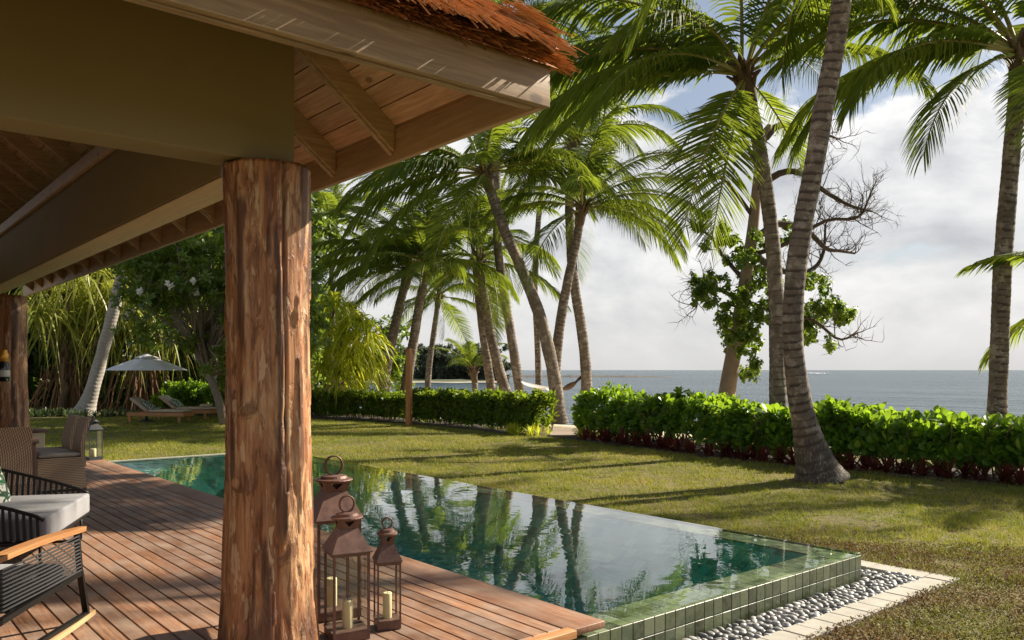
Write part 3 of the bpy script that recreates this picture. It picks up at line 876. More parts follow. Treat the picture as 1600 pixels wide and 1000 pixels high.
bb = MB(); c0 = Vector((EX - 0.06, EY + 0.06, soff(0.06) - 0.10)); c1 = Vector((RIDGE, EY + AP, soff(AP) - 0.10))
bb.bar(c0, c1, 0.09, 0.19); rf('hip_rafter', bb.mesh('hip_rafter'), M['rafter'])
def board(name, c, h, mat):
    me = bevel_box(name, h[0] * 2, h[1] * 2, h[2] * 2, 0.006, 2); 
    o = rf(name, me, mat); o.location = c
    return o
board('fascia_board', ((EX + WXE) / 2, EY + 0.02, EZ + 0.105), ((EX - WXE) / 2, 0.021, 0.105), M['fascia_x'])
board('fascia_batten', ((EX + WXE) / 2 - 0.03, EY + 0.062, EZ + 0.035), ((EX - WXE) / 2 - 0.05, 0.020, 0.045), M['fascia_x'])
board('eave_board', (EX - 0.023, (EY + YB) / 2 + 0.04, EZ + 0.095), (0.020, (YB - EY) / 2, 0.097), M['fascia_y'])
board('ridge_beam', (RIDGE, (EY + AP + YB) / 2, soff(AP) - 0.16), (0.05, (YB - EY - AP) / 2, 0.12), M['rafter'])
# thatch bristles along the two eaves and over the slopes near them
def bristles():
    rng = np.random.default_rng(5); P = NP()
    def run(n, base, dirn, L, wd, var):
        side = unit(np.cross(dirn, rdir(rng, n)))
        s2 = unit(np.cross(dirn, side))
        for sd in (side, s2):
            V, Fc, va = strips(base, dirn, sd, L, wd, 0.04, [(0, 1.0), (0.55, 1.0), (1, 0.8)], var=var)
            P.add(V, Fc, va)
    def eave(n, which):
        t = rng.random(n); lay = rng.random(n)
        if which == 'Y':
            X = EX + 0.05 - t ** 1.35 * 5.2; base = np.stack([X, np.full(n, EY + 0.10), np.zeros(n)], 1)
            dirn = np.stack([rng.normal(0.05, 0.13, n), np.full(n, -1.0), np.full(n, -0.62) + rng.normal(0, 0.12, n)], 1)
            dirn[:, 0] += np.clip(1 - (EX - X) / 0.55, 0, 1) * 0.9
        else:
            Y = EY - 0.02 + t * 13.0; base = np.stack([np.full(n, EX - 0.10), Y, np.zeros(n)], 1)
            dirn = np.stack([np.full(n, 1.0), rng.normal(-0.05, 0.13, n), np.full(n, -0.62) + rng.normal(0, 0.12, n)], 1)
            dirn[:, 1] -= np.clip(1 - (Y - EY) / 0.55, 0, 1) * 0.9
        clump = np.array([mnoise.noise(Vector((float(tt) * 40, 0.0, 7.0))) for tt in t])
        back = 0.02 + lay * 0.10 + rng.random(n) * 0.05
        base[:, 2] = soff(0.0) + 0.025 + SL * (0.10 + back) + lay * 0.015 + clump * 0.02
        if which == 'X': base[:, 2] += 0.055
        if which == 'Y': base[:, 1] += back
        else: base[:, 0] -= back
        L = 0.185 + rng.normal(0, 0.03, n) + clump * 0.04
        var = np.clip(0.28 + lay * 0.45 + rng.normal(0, 0.2, n), 0, 1)
        run(n, base, unit(dirn), L, 0.0065, var)
    eave(15000, 'Y'); eave(12000, 'X')
    # courses up the slope
    n = 9000
    d = rng.random(n) * 1.3; X = EX + 0.02 - rng.random(n) * 5; Y = EY - 0.05 + d
    ok = (EX - X) > d - 0.1
    base = np.stack([X, Y, soff(0) + 0.145 + SL * d], 1)[ok]; m = len(base)
    dirn = np.stack([rng.normal(0, 0.15, m), np.full(m, -1.0), np.full(m, -0.70) + rng.normal(0, 0.07, m)], 1)
    run(m, base, unit(dirn), 0.3, 0.007, np.clip(rng.normal(0.62, 0.2, m), 0, 1))
    return P
o = rf('thatch_reeds', bristles().mesh('thatch_reeds'), M['thatch']); o['kind'] = 'stuff'

def beam(name, x0, x1, y0, y1, z0, z1, mat):
    me = bevel_box(name, x1 - x0, y1 - y0, z1 - z0, 0.008, 2)
    o = link(name, me, pav, Vector(((x0 + x1) / 2, (y0 + y1) / 2, (z0 + z1) / 2)) - PO, None, mat); return o
beam('beam', -3.4, 2.0, 4.25, 4.51, 2.68, 3.40, M['olive'])
beam('beam', 1.78, 2.03, 4.515, 14.75, 2.692, 3.38, M['olive'])
beam('beam_lining', 1.785, 2.025, 4.52, 14.745, 2.676, 2.6915, M['beam_y'])
beam('beam', -3.4, 1.775, 14.3, 14.56, 2.68, 3.38, M['olive'])
beam('wall', -3.6, -3.42, 4.2, 16.5, -0.3, 5.0, M['plaster'])  # unseen wall, added to shut out light from the open back of the veranda
beam('trim_board', 1.735, 1.779, 4.52, 14.29, 3.30, 3.42, M['rafter'])

def log_column(x, y, rt, rb, top, seed, rows=300, sides=150):
    V = []; var = []; Fc = []
    for j in range(rows + 1):
        z = top * j / rows
        r = rb + (rt - rb) * (1 - (1 - z / top) ** 1.5)
        if z < 0.4: r += 0.02 * (1 - z / 0.4) ** 2
        for i in range(sides):
            a = 2 * math.pi * i / sides
            cx, sx = math.cos(a), math.sin(a)
            n1 = fbm(cx * 0.8 + seed, sx * 0.8, z * 0.45, 3) * 0.026
            n2 = fbm(cx * 3.2 + seed, sx * 3.2, z * 1.1 + 4, 4)
            plate = 0.011 if n2 > 0.12 else (0.011 * max(0, n2 - 0.06) / 0.06)
            n3 = fbm(cx * 7 + seed, sx * 7, z * 0.5 + 9, 4) * 0.007
            # long drying crack
            ca = -1.52 + 0.05 * math.sin(z * 1.3 + seed) + 0.012 * math.sin(z * 9)
            da = abs((a - ca + math.pi) % (2 * math.pi) - math.pi) * r
            crack = math.exp(-(da / 0.005) ** 2) if z > 0.9 else 0
            rr = r + n1 + plate + n3 - 0.025 * crack
            if j >= rows - 3: rr -= 0.004 * (j - rows + 3) ** 2
            dk = 0.0
            if n2 > 0.24: dk = min(1, (n2 - 0.24) * 9) * 0.8
            if z < 0.35: dk = max(dk, min(0.75, (0.35 - z) * 2.2 + fbm(cx * 2, sx * 2, z * 3, 3) * 0.8))
            V.append((rr * cx, rr * sx, z)); var.append(max(dk, crack))
    for j in range(rows):
        for i in range(sides):
            i2 = (i + 1) % sides
            Fc.append((j * sides + i, j * sides + i2, (j + 1) * sides + i2, (j + 1) * sides + i))
    me = mesh_np('log_column', V, Fc, var)
    return link('log_column', me, pav, Vector((x, y, 0)) - PO, None, M['log'])
o = log_column(1.88, 4.345, 0.217, 0.247, 2.679, 2.0); o['label'] = 'rough peeled reddish log column with dark bark patches and a long crack'
o = log_column(2.15, 14.4, 0.225, 0.26, 2.679, 9.0, 120, 60); o['label'] = 'log column at the far end of the deck, lit by the sun'
# ------------------------------------------------------------------ palms
LEAF_PROF = [(0, 0.55), (0.25, 1.0), (0.6, 0.85), (0.85, 0.45), (1, 0.04)]
def frond_mesh(e0, droop, seed, L=4.6, hang=0.55, mats=('palm', 'rachis'), nl=88, lw=0.058):
    """coconut frond along local +X: arching midrib, two combs of hanging leaflets"""
    rng = np.random.default_rng(seed)
    n = 26
    pts = [np.zeros(3)]; side_w = rng.normal(0, 0.10)
    for i in range(n):
        t = (i + 0.5) / n
        a = R(e0 - droop * t ** 1.25); yw = side_w * t
        pts.append(pts[-1] + np.array([math.cos(a) * math.cos(yw), math.cos(a) * math.sin(yw), math.sin(a)]) * L / n)
    pts = np.array(pts)
    b = MB()
    b.tube(pts, [0.040 * (1 - i / n) ** 0.8 + 0.004 for i in range(n + 1)], 5, 1, var=0.4)
    P = NP()
    V = np.array(b.v); quads = np.array([f for f in b.f if len(f) == 4])
    P.add(V, quads, np.full(len(V), 0.4), 1)
    t = np.linspace(0.13, 0.995, nl)
    for sgn in (-1, 1):
        tt = np.clip(t + rng.normal(0, 0.003, nl), 0, 1)
        f = tt * n; i0 = np.minimum(f.astype(int), n - 1); fr = (f - i0)[:, None]
        base = pts[i0] * (1 - fr) + pts[i0 + 1] * fr
        T = unit(pts[i0 + 1] - pts[i0]); S = np.cross(np.array([0, 0, 1.0]), T); S = unit(S) * sgn
        N = unit(np.cross(T, S)) * sgn
        al = R(28) + R(42) * tt ** 2 + rng.normal(0, 0.035, nl)
        d = S * np.cos(al)[:, None] + T * np.sin(al)[:, None] + N * (0.20 + rng.normal(0, 0.05, nl))[:, None]
        prof = np.where(tt < 0.3, 0.45 + 0.55 * (tt - 0.1) / 0.2, 1.0) * (1 - 0.62 * np.clip((tt - 0.55) / 0.45, 0, 1) ** 1.6)
        ln = 1.12 * prof * (1 + rng.normal(0, 0.07, nl)) * L / 4.6
        w = unit(T * 0.75 + N * ((0.65 if e0 > -30 else -0.35) + rng.normal(0, 0.08, nl))[:, None])
        hg = np.clip(hang + rng.normal(0, 0.07, nl), 0.1, 1.4)
        V, Fc, va = strips(base, d, w, ln, lw * (1 - 0.35 * tt), hg, LEAF_PROF, var=np.clip(rng.normal(0.45, 0.22, nl) + 0.25 * (tt > 0.93), 0, 1))
        keep = rng.random(nl) > 0.03
        P.add(V, Fc[np.repeat(keep, len(LEAF_PROF) - 1)], va, 0)
    me = P.mesh('frond'); me.materials.append(M[mats[0]]); me.materials.append(M[mats[1]])
    return me
E0S = [84, 72, 58, 44, 30, 15, 0, -18, -38, -60]
FR = {}
for i, e in enumerate(E0S):
    FR[e] = [frond_mesh(e, (62 if e > 50 else 72 if e > 10 else 55 if e > -25 else 32) + 9 * v, 100 + i * 10 + v, hang=(0.18 if e < -30 else 0.30 + 0.14 * v + (0.20 if e < 50 else 0))) for v in range(2)]
DRY = frond_mesh(-66, 20, 77, 3.4, 0.6, ('palm_dry', 'rachis'), 60)

def smooth_path(P, n):
    """Catmull-Rom through the points"""
    P = [Vector(p) for p in P]; P = [P[0] * 2 - P[1]] + P + [P[-1] * 2 - P[-2]]
    out = []; segs = len(P) - 3
    for k in range(n + 1):
        u = k / n * segs; i = min(int(u), segs - 1); t = u - i
        p0, p1, p2, p3 = P[i:i + 4]
        out.append(0.5 * ((2 * p1) + (p2 - p0) * t + (2 * p0 - 5 * p1 + 4 * p2 - p3) * t * t + (3 * p1 - p0 - 3 * p2 + p3) * t ** 3))
    return out

def trunk_mesh(path, r0, r1, flare, seed, ring=0.125):
    L = sum((b - a).length for a, b in zip(path, path[1:])); 
    rows = max(40, min(330, int(L / 0.032)))
    pts = smooth_path(path, rows)
    sides = 22
    V = []; var = []; Fc = []
    acc = 0.0; ref = Vector((1, 0, 0)); rs = random.Random(seed)
    nxt = 0.0; ph0 = 0; cur = ring
    for j, p in enumerate(pts):
        if j: acc += (p - pts[j - 1]).length
        t = (pts[min(j + 1, rows)] - pts[max(j - 1, 0)]).normalized()
        sd = (ref - t * ref.dot(t)).normalized(); ref = sd; u = t.cross(sd)
        if acc - ph0 > cur: ph0 = acc; cur = ring * rs.uniform(0.75, 1.3)
        ph = (acc - ph0) / cur
        tt = acc / L
        r = r0 + (r1 - r0) * tt + flare * math.exp(-acc / 0.52)
        for k in range(sides):
            a = 2 * math.pi * k / sides
            wob = mnoise.noise(Vector((math.cos(a) * 1.3 + seed * 3.7, math.sin(a) * 1.3, acc * 1.6)))
            tilt = 0.18 * math.cos(a + seed)
            q = (ph + tilt) % 1.0
            step = 0.05 * (1 - q) - 0.07 * math.exp(-(q / 0.12) ** 2)
            root = 0.10 * max(0, mnoise.noise(Vector((math.cos(a) * 3 + seed, math.sin(a) * 3, 0.5)))) * math.exp(-acc / 0.3)
            rr = r * (1 + step + 0.10 * wob) + root
            V.append(p + (sd * math.cos(a) + u * math.sin(a)) * rr); var.append(q)
    for j in range(rows):
        for k in range(sides):
            k2 = (k + 1) % sides
            Fc.append((j * sides + k, j * sides + k2, (j + 1) * sides + k2, (j + 1) * sides + k))
    return mesh_np('trunk', V, Fc, var), pts[-1], (pts[-1] - pts[-4]).normalized()

def nearest_e(e): return min(E0S, key=lambda q: abs(q - e))

def palm(label, d, path, w0, w1, fronds=None, n=20, seed=1, scale=1.0, flare=0.12, low=-60, group='coconut palms by the beach', dry=0, rise=0.0, ground=None, name='coconut_palm', bark='trunk'):
    """path: photo pixels of the trunk; w0/w1: trunk width in pixels at foot and crown"""
    rs = random.Random(seed)
    pts = [at_d(x, y, d + rise * i / max(1, len(path) - 1)) for i, (x, y) in enumerate(path)]
    g = LAWN - 0.12 if ground is None else ground
    if pts[0].z > g + 0.15:
        q = pts[0] + (pts[0] - pts[1]) * min(1.0, (pts[0].z - g) / max(0.3, (pts[1] - pts[0]).z)); q.z = g; pts.insert(0, q)
    base = Vector((pts[0].x, pts[0].y, g))
    t = empty(name, base); tag(t, label, 'palm', group)
    local = [p - base for p in pts]
    me, top, tdir = trunk_mesh(local, w0 * d / F / 2, w1 * d / F / 2, flare, seed)
    link('trunk', me, t, mat=M[bark])
    # sheath of old leaf bases and fibre
    r1 = w1 * d / F / 2
    b = MB()
    b.tube([top - tdir * 0.3, top, top + tdir * 0.35, top + tdir * 0.75, top + tdir * 1.0], [r1 * 0.98, r1 * 1.22, r1 * 1.3, r1 * 0.8, r1 * 0.15], 14)
    for k in range(14):
        a = k * 2.4; o = Vector((math.cos(a), math.sin(a), 0))
        b.tube([top + o * r1 * 0.9 + tdir * (0.1 + 0.04 * k), top + o * (r1 + 0.10) + tdir * (0.32 + 0.04 * k), top + o * (r1 + 0.26) + tdir * (0.42 + 0.04 * k)], [0.07, 0.05, 0.025], 5)
    b.build('leaf_base', M['fibre'], t)
    world_right = math.atan2(RIGHT.y, RIGHT.x)
    lst = []
    if fronds:
        for f in fronds: lst.append((f[0], f[1], f[2] if len(f) > 2 else 1.0))
    for k in range(n):
        u = (k + 0.5) / n
        lst.append((k * 137.5 + seed * 47, 84 - (84 - low) * u ** 1.15 + rs.uniform(-6, 6), rs.uniform(0.86, 1.08)))
    for az, e, sc in lst:
        m = rs.choice(FR[nearest_e(e)])
        a = R(az) + world_right
        o = link('frond', m, t, top + tdir * (0.35 + 0.3 * (e + 60) / 150) + Vector((math.cos(a), math.sin(a), 0)) * r1 * 0.6)
        o.rotation_euler = (rs.uniform(-0.22, 0.22), R(-(e - nearest_e(e))) * 0.6, a); o.scale = (scale * sc,) * 3
    for k in range(dry):
        a = rs.uniform(0, 6.28)
        o = link('dry_frond', DRY, t, top + tdir * 0.1 + Vector((math.cos(a), math.sin(a), 0)) * r1)
        o.rotation_euler = (0, 0, a); o.scale = (scale * 0.9,) * 3
    return t

palm('thick palm leaning on the lawn in front of the hedge, its crown above the picture', 13.9,
     [(1283, 752), (1257, 660), (1241, 560), (1240, 470), (1249, 380), (1268, 280), (1287, 170), (1303, 80), (1318, -20), (1330, -120), (1336, -190)], 31, 29, seed=3, n=20, flare=0.31, low=-35, dry=0)
palm('palm behind the hedge whose trunk crosses behind the thick leaning palm', 18.3,
     [(1216, 640), (1214, 560), (1213, 470), (1207, 380), (1198, 300), (1184, 215), (1170, 150)], 25, 20, seed=5, n=4, scale=1.1,
     fronds=[(183, 24, 1.0), (192, 5, 0.95), (200, 42, 1.05), (178, 34, 1.08), (187, 15, 1.05), (172, 20, 1.0), (165, 38, 1.0), (238, -44, 0.9), (252, -56, 0.85), (225, 30, 0.9), (20, -30, 0.6), (40, 40, 0.8), (8, 30, 0.9), (300, 62, 0.9), (175, 58, 1.05), (215, 8, 1.0), (335, 48, 0.8), (140, 45, 1.0)], low=30, flare=0.12, dry=0)
palm('rightmost palm standing behind the hedge at the picture edge', 16.6,
     [(1558, 650), (1561, 560), (1564, 470), (1570, 370), (1578, 270), (1586, 190), (1592, 120)], 27, 24, seed=8, n=4, scale=1.12,
     fronds=[(176, 30, 1.0), (184, 12, 1.0), (197, 8, 0.95), (168, 40, 1.0), (205, -12, 0.8), (188, 52, 1.0), (240, -40, 0.7), (330, -38, 0.7), (160, 22, 1.0), (20, 20, 0.9), (350, 35, 0.9), (182, 66, 1.0), (260, 40, 0.9)], low=30, flare=0.10, dry=0)
palm('arching palm leaning left beside the plank path, tallest of the central clump', 30.0,
     [(872, 648), (866, 590), (845, 500), (815, 420), (790, 365), (772, 315), (764, 290)], 21, 15, seed=11, n=7,
     fronds=[(180, 20, 1.15), (188, 2, 1.15), (205, -12, 1.15), (175, 40, 1.1), (3, 35, 0.95), (350, 42, 1.0), (330, 25, 0.95), (10, 12, 0.9), (215, 20, 1.0), (160, 28, 1.1), (240, -30, 0.95), (265, 20, 0.8), (285, 50, 0.9)], scale=1.08, low=-25, flare=0.14)
palm('palm just right of the arching palm, leaning right with a low drooping crown', 30.5,
     [(869, 620), (868, 570), (876, 500), (889, 430), (900, 380), (906, 345)], 17, 13, seed=14, n=11,
     fronds=[(0, 25, 1.05), (352, 40, 1.0), (10, 8, 1.0), (180, 30, 0.9), (340, 15, 1.0)], scale=0.95, low=-30, flare=0.14)
palm('palm with straight trunk holding the dark end of the hammock', 33.0,
     [(917, 622), (915, 570), (908, 510), (899, 455), (893, 400), (890, 320), (896, 240)], 17, 13, seed=17, n=13,
     fronds=[(20, 50, 1.1), (350, 60, 1.1), (200, 55, 1.1), (300, 45, 1.1)], scale=1.05, low=-45, flare=0.14)
palm('tall palm holding the white end of the hammock, crown high beside the thatch', 36.0,
     [(814, 622), (806, 570), (793, 490), (782, 420), (777, 370), (776, 270), (780, 150), (788, 45)], 15, 11, seed=19, n=14,
     fronds=[(5, 28, 1.0), (350, 50, 1.0), (12, 10, 1.0)], scale=1.05, low=-20, flare=0.12)
palm('right one of the two slender trunks crossing left of the hammock', 37.0,
     [(790, 612), (778, 570), (766, 520), (757, 465), (750, 425)], 17, 13, seed=23, n=12, scale=1.0, low=-40, flare=0.12)
palm('left one of the two slender trunks crossing left of the hammock', 39.0,
     [(768, 610), (759, 550), (752, 500), (747, 455), (744, 420), (742, 385)], 14, 11, seed=26, n=11, scale=1.0, low=-40, flare=0.12)
palm('palm rising right behind the wooden post in the hedge', 36.0,
     [(632, 618), (640, 570), (648, 520), (657, 465), (665, 430)], 17, 12, seed=29, n=16, fronds=[(180, 35, 1.1), (190, 15, 1.05), (175, 55, 1.1)], scale=1.05, low=-15, flare=0.12)
palm('palm leaning right beside the bright strap leaved bush', 37.0,
     [(596, 612), (606, 560), (618, 505), (628, 462), (634, 440)], 18, 13, seed=31, n=16, fronds=[(180, 45, 1.1), (185, 25, 1.1)], scale=1.05, low=-5, flare=0.14)
palm('thin pale palm trunk standing alone between the post and the crossing pair', 52.0,
     [(668, 606), (672, 560), (678, 520), (684, 475)], 10, 8, seed=37, n=16, scale=0.95, low=-40, flare=0.1, ground=-0.9)
palm('pale leaning palm trunk beside the white umbrella, crown hidden by the eave', 33.5,
     [(130, 652), (147, 600), (163, 540), (176, 490), (188, 440), (200, 390), (208, 330), (210, 270)], 19, 16, seed=41, n=16, scale=1.0, low=-20, flare=0.30, bark='pale_trunk')
palm('short young palm with yellowing fronds on the beach', 46.0, [(742, 606), (742, 600), (741, 592)], 10, 9, seed=43, n=9,
     fronds=[(175, 60, 0.62), (160, 50, 0.55), (15, 45, 0.6), (350, 70, 0.6)], scale=0.52, low=35, flare=0.03, dry=0, ground=-0.9, name='young_palm')
palm('palm mostly out of the picture at the right edge, one low frond showing', 15.0,
     [(1850, 700), (1845, 620), (1838, 560), (1830, 520)], 40, 30, seed=47, n=14, fronds=[(180, 10, 0.6), (186, -12, 0.55), (172, 28, 0.6)], scale=0.75, low=0, flare=0.2, dry=0)
palm('palm behind the arching palm, showing bright fronds high in the clump', 42.0,
     [(842, 620), (840, 540), (836, 450), (840, 360), (850, 280), (866, 215)], 10, 8, seed=53, n=13, scale=1.1, low=-35, flare=0.1)
palm('palm crown peeping over the dark foliage right of the log column', 46.0,
     [(522, 612), (521, 540), (519, 470), (518, 400), (517, 365)], 10, 8, seed=59, n=18, scale=0.9, low=-30, flare=0.1)

# ------------------------------------------------------------------ hedges
SPOON = [(0, 0.22), (0.3, 0.55), (0.65, 1.0), (0.88, 0.85), (1, 0.25)]
OVAL = [(0, 0.15), (0.3, 0.85), (0.6, 1.0), (0.85, 0.6), (1, 0.06)]
STRAP = [(0, 0.7), (0.3, 1.0), (0.65, 0.8), (1, 0.05)]
def rosette(seed, n, L, Wd, e_lo, e_hi, prof, drp=0.25):
    rng = np.random.default_rng(seed)
    k = np.arange(n); az = k * 2.39996 + rng.normal(0, 0.2, n)
    e = np.radians(e_lo + (e_hi - e_lo) * (k / max(1, n - 1)) + rng.normal(0, 8, n))
    d = np.stack([np.cos(az) * np.cos(e), np.sin(az) * np.cos(e), np.sin(e)], 1)
    w = np.stack([-np.sin(az), np.cos(az), rng.normal(0, 0.25, n)], 1)
    base = np.stack([np.zeros(n), np.zeros(n), np.linspace(-0.05, 0.03, n)], 1)
    return strips(base, d, w, L * rng.uniform(0.75, 1.1, n), Wd * rng.uniform(0.85, 1.1, n), drp, prof, var=np.clip(rng.normal(0.45, 0.22, n), 0, 1))

def scatter(P, protos, pos, up, scale, rng, m=0):
    """joins copies of leaf groups into one mesh"""
    ids = rng.integers(0, len(protos), len(pos))
    up = unit(up)
    ang = rng.uniform(0, 2 * np.pi, len(pos))
    ref = np.where(np.abs(up[:, 2:3]) < 0.95, np.array([[0, 0, 1.0]]), np.array([[1.0, 0, 0]]))
    xa = unit(np.cross(ref, up)); ya = np.cross(up, xa)
    ca, sa = np.cos(ang)[:, None], np.sin(ang)[:, None]
    x2 = xa * ca + ya * sa; y2 = -xa * sa + ya * ca
    for k, (V, Fc, va) in enumerate(protos):
        s = np.where(ids == k)[0]
        if not len(s): continue
        Rm = np.stack([x2[s], y2[s], up[s]], -1) * np.asarray(scale)[s][:, None, None]
        W_ = np.einsum('nij,vj->nvi', Rm, V) + pos[s][:, None, :]
        nv = len(V)
        Fall = (Fc[None] + (np.arange(len(s)) * nv)[:, None, None]).reshape(-1, 4)
        vv = np.clip(va[None] + rng.normal(0, 0.10, len(s))[:, None], 0, 1).ravel()
        P.add(W_.reshape(-1, 3), Fall, vv, m)

def hedge(label, line, depth, h0, protos, mat, dens, seed, leafcol='rosette', stems=True, scale=(0.8, 1.15), nparts=280, top_noise=0.12, gap=0.0, h1=None, loose=0.35):
    """line: ground points of the front edge; foliage fills a slab behind it"""
    rng = np.random.default_rng(seed)
    line = [Vector((x, y, 0)) for x, y in line]
    seg = [(b - a).length for a, b in zip(line, line[1:])]; Ltot = sum(seg)
    base = Vector((line[0].x, line[0].y, LAWN))
    t = empty('hedge', base); tag(t, label, 'hedge')
    N = int(Ltot * dens)
    u = rng.random(N) * Ltot
    pos = np.zeros((N, 3)); up = np.zeros((N, 3))
    cum = np.cumsum([0] + seg)
    for i in range(N):
        k = min(int(np.searchsorted(cum, u[i], 'right')) - 1, len(seg) - 1)
        a, b2 = line[k], line[k + 1]; f = (u[i] - cum[k]) / seg[k]
        p = a.lerp(b2, f); tn = (b2 - a).normalized(); nr = Vector((-tn.y, tn.x, 0))
        if nr.x > 0: nr = -nr                      # front faces the lawn (-X)
        hh = (h0 + ((h1 or h0) - h0) * min(1, u[i] / Ltot * 1.5) + (0.18 * rng.random() if rng.random() < 0.25 else 0)) * (1 + top_noise * mnoise.noise(Vector((p.x * 0.8, p.y * 0.8, seed))) + 0.06 * mnoise.noise(Vector((p.x * 3, p.y * 3, seed + 5))))
        r = rng.random()
        bulge = 0.22 * mnoise.noise(Vector((p.x * 1.3, p.y * 1.3, seed + 9)))
        if r < 0.42:       # front face
            z = rng.uniform(0.16 + gap, hh); dep = bulge + 0.10 * rng.random() + 0.18 * (z / hh) ** 3 - 0.05
            n = nr * 1.0 + Vector((0, 0, 0.5 + 0.5 * z / hh))
        elif r < 0.85:     # top
            dep = rng.uniform(0, depth); z = hh - 0.10 * rng.random() - 0.15 * abs(dep / depth - 0.5); n = nr * 0.25 + Vector((0, 0, 1))
        else:              # inside
            dep = rng.uniform(0.1, depth); z = rng.uniform(0.25 + gap, hh * 0.9); n = nr * 0.4 + Vector((0, 0, 1))
        q = p - nr * dep
        pos[i] = (q.x - base.x, q.y - base.y, z)
        up[i] = n + Vector(rng.normal(0, loose, 3))
    sc = rng.uniform(scale[0], scale[1], N)
    vis = [i for i in range(N)]
    dist = np.array([(pos[i][0] + base.x) * SY + (pos[i][1] + base.y) * CY for i in range(N)])
    px = np.array([800 + F * ((pos[i][0] + base.x) * CY - (pos[i][1] + base.y) * SY) / max(dist[i], 1) for i in range(N)])
    front = np.where((px > 480) & (px < 1610) & (np.arange(N) >= 0))[0]
    front = front[np.argsort(dist[front] - 0.5 * pos[front][:, 2])][:nparts]
    meshes = []
    for V, Fc, va in protos:
        me = mesh_np(leafcol, V, Fc, va); me.materials.append(M[mat]); meshes.append(me)
    sel = set(front.tolist())
    for i in front:
        o = link(leafcol, meshes[int(rng.integers(len(meshes)))], t, pos[i])
        o.rotation_euler = Vector(up[i]).to_track_quat('Z', 'Y').to_euler(); o.scale = (sc[i],) * 3
    keep = np.array([i for i in range(N) if i not in sel])
    P = NP(); scatter(P, protos, pos[keep], up[keep], sc[keep], rng)
    o = P.build('foliage', M[mat], t); o['kind'] = 'stuff'
    if stems:
        b = MB()
        for i in range(int(Ltot * 9)):
            q = pos[rng.integers(N)]
            b.tube([(q[0], q[1], -0.05), (q[0] + rng.normal(0, 0.08), q[1] + rng.normal(0, 0.08), h0 * 0.4), (q[0] + rng.normal(0, 0.15), q[1] + rng.normal(0, 0.15), h0 * 0.85)], [0.018, 0.013, 0.006], 5)
        b.build('stems', M['bark_brown'], t)['kind'] = 'stuff'
    return t
nau = [rosette(200 + i, 12, 0.25, 0.100, -5, 78, SPOON, 0.22) for i in range(5)]
hedge('bright green broad leaved hedge right of the plank path', [(16.0, 16.3), (15.5, 13.5), (15.0, 10.8), (14.75, 8.6), (14.95, 6.4), (15.2, 4.2), (15.7, 1.5), (16.2, -1.0)], 1.5, 1.14, nau, 'naupaka', 112, 301, nparts=290, top_noise=0.22, gap=0.10, h1=0.86, scale=(0.6, 1.3), loose=0.6)
clp = [rosette(220 + i, 10, 0.135, 0.066, -5, 75, OVAL, 0.2) for i in range(5)]
clp2 = [rosette(230 + i, 10, 0.185, 0.08, -5, 78, SPOON, 0.2) for i in range(5)]
hedge('clipped dark hedge running from the log column to the wooden post', [(16.1, 25.2), (15.4, 28.2), (14.0, 31.5), (12.8, 35.0)], 1.4, 0.93, clp, 'clipped', 330, 302, top_noise=0.05, nparts=250)
hedge('leafy hedge between the wooden post and the plank path', [(15.6, 17.6), (15.95, 19.6), (16.2, 22.3), (16.15, 25.0)], 0.85, 1.0, clp2, 'clipped', 300, 303, top_noise=0.14, nparts=250)

# beds of soil under the hedges
def bed_strip(label, line, w):
    V = []; Fc = []
    for x, y in line: V += [(x - 0.55, y, LAWN + 0.012), (x + w, y, LAWN + 0.012)]
    for i in range(len(line) - 1): Fc.append((2 * i, 2 * i + 1, 2 * i + 3, 2 * i + 2))
    o = link('planting_bed', mesh_np('planting_bed', V, Fc), mat=M['soil']); tag(o, label, 'soil', kind='structure')
bed_strip('dark soil bed under the hedge right of the path', [(15.9, 16.2), (15.4, 13.5), (14.9, 10.8), (14.65, 8.6), (14.85, 6.4), (15.1, 4.2), (15.6, 1.5), (16.1, -1.0)], 1.7)
bed_strip('dark soil bed under the hedge left of the path', [(15.7, 17.6), (16.05, 19.6), (16.3, 22.3), (16.2, 25.0), (15.5, 28.2), (14.1, 31.5), (12.9, 35.0)], 1.8)

# red leaved plants at the foot of the right hedge
reds = []
for i in range(4):
    V, Fc, va = rosette(240 + i, 26, 0.52, 0.046, 18, 82, STRAP, 0.28)
    me = mesh_np('leaves', V, Fc, va); me.materials.append(M['red_leaf']); reds.append(me)
rr = random.Random(31)
HL = [(16.0, 16.3), (15.5, 13.5), (15.0, 10.8), (14.75, 8.6), (14.95, 6.4), (15.2, 4.2)]
def along(line, y):
    for (x0, y0), (x1, y1) in zip(line, line[1:]):
        if y1 <= y <= y0: return x0 + (x1 - x0) * (y0 - y) / (y0 - y1)
    return line[-1][0]
for i in range(64):
    y = 15.8 - i * 0.18 + rr.uniform(-0.06, 0.06)
    p = Vector((along(HL, y) - rr.uniform(0.02, 0.34), y, LAWN + 0.03))
    t = empty('red_spiky_plant', p); tag(t, 'dark red spiky leaved plant in the row at the foot of the right hedge', 'plant', 'red spiky plants along the hedge foot')
    o = link('leaves', rr.choice(reds), t); o.scale = (rr.uniform(0.75, 1.25),) * 3; o.rotation_euler = (rr.uniform(-.15, .15), rr.uniform(-.15, .15), rr.uniform(0, 6.28))
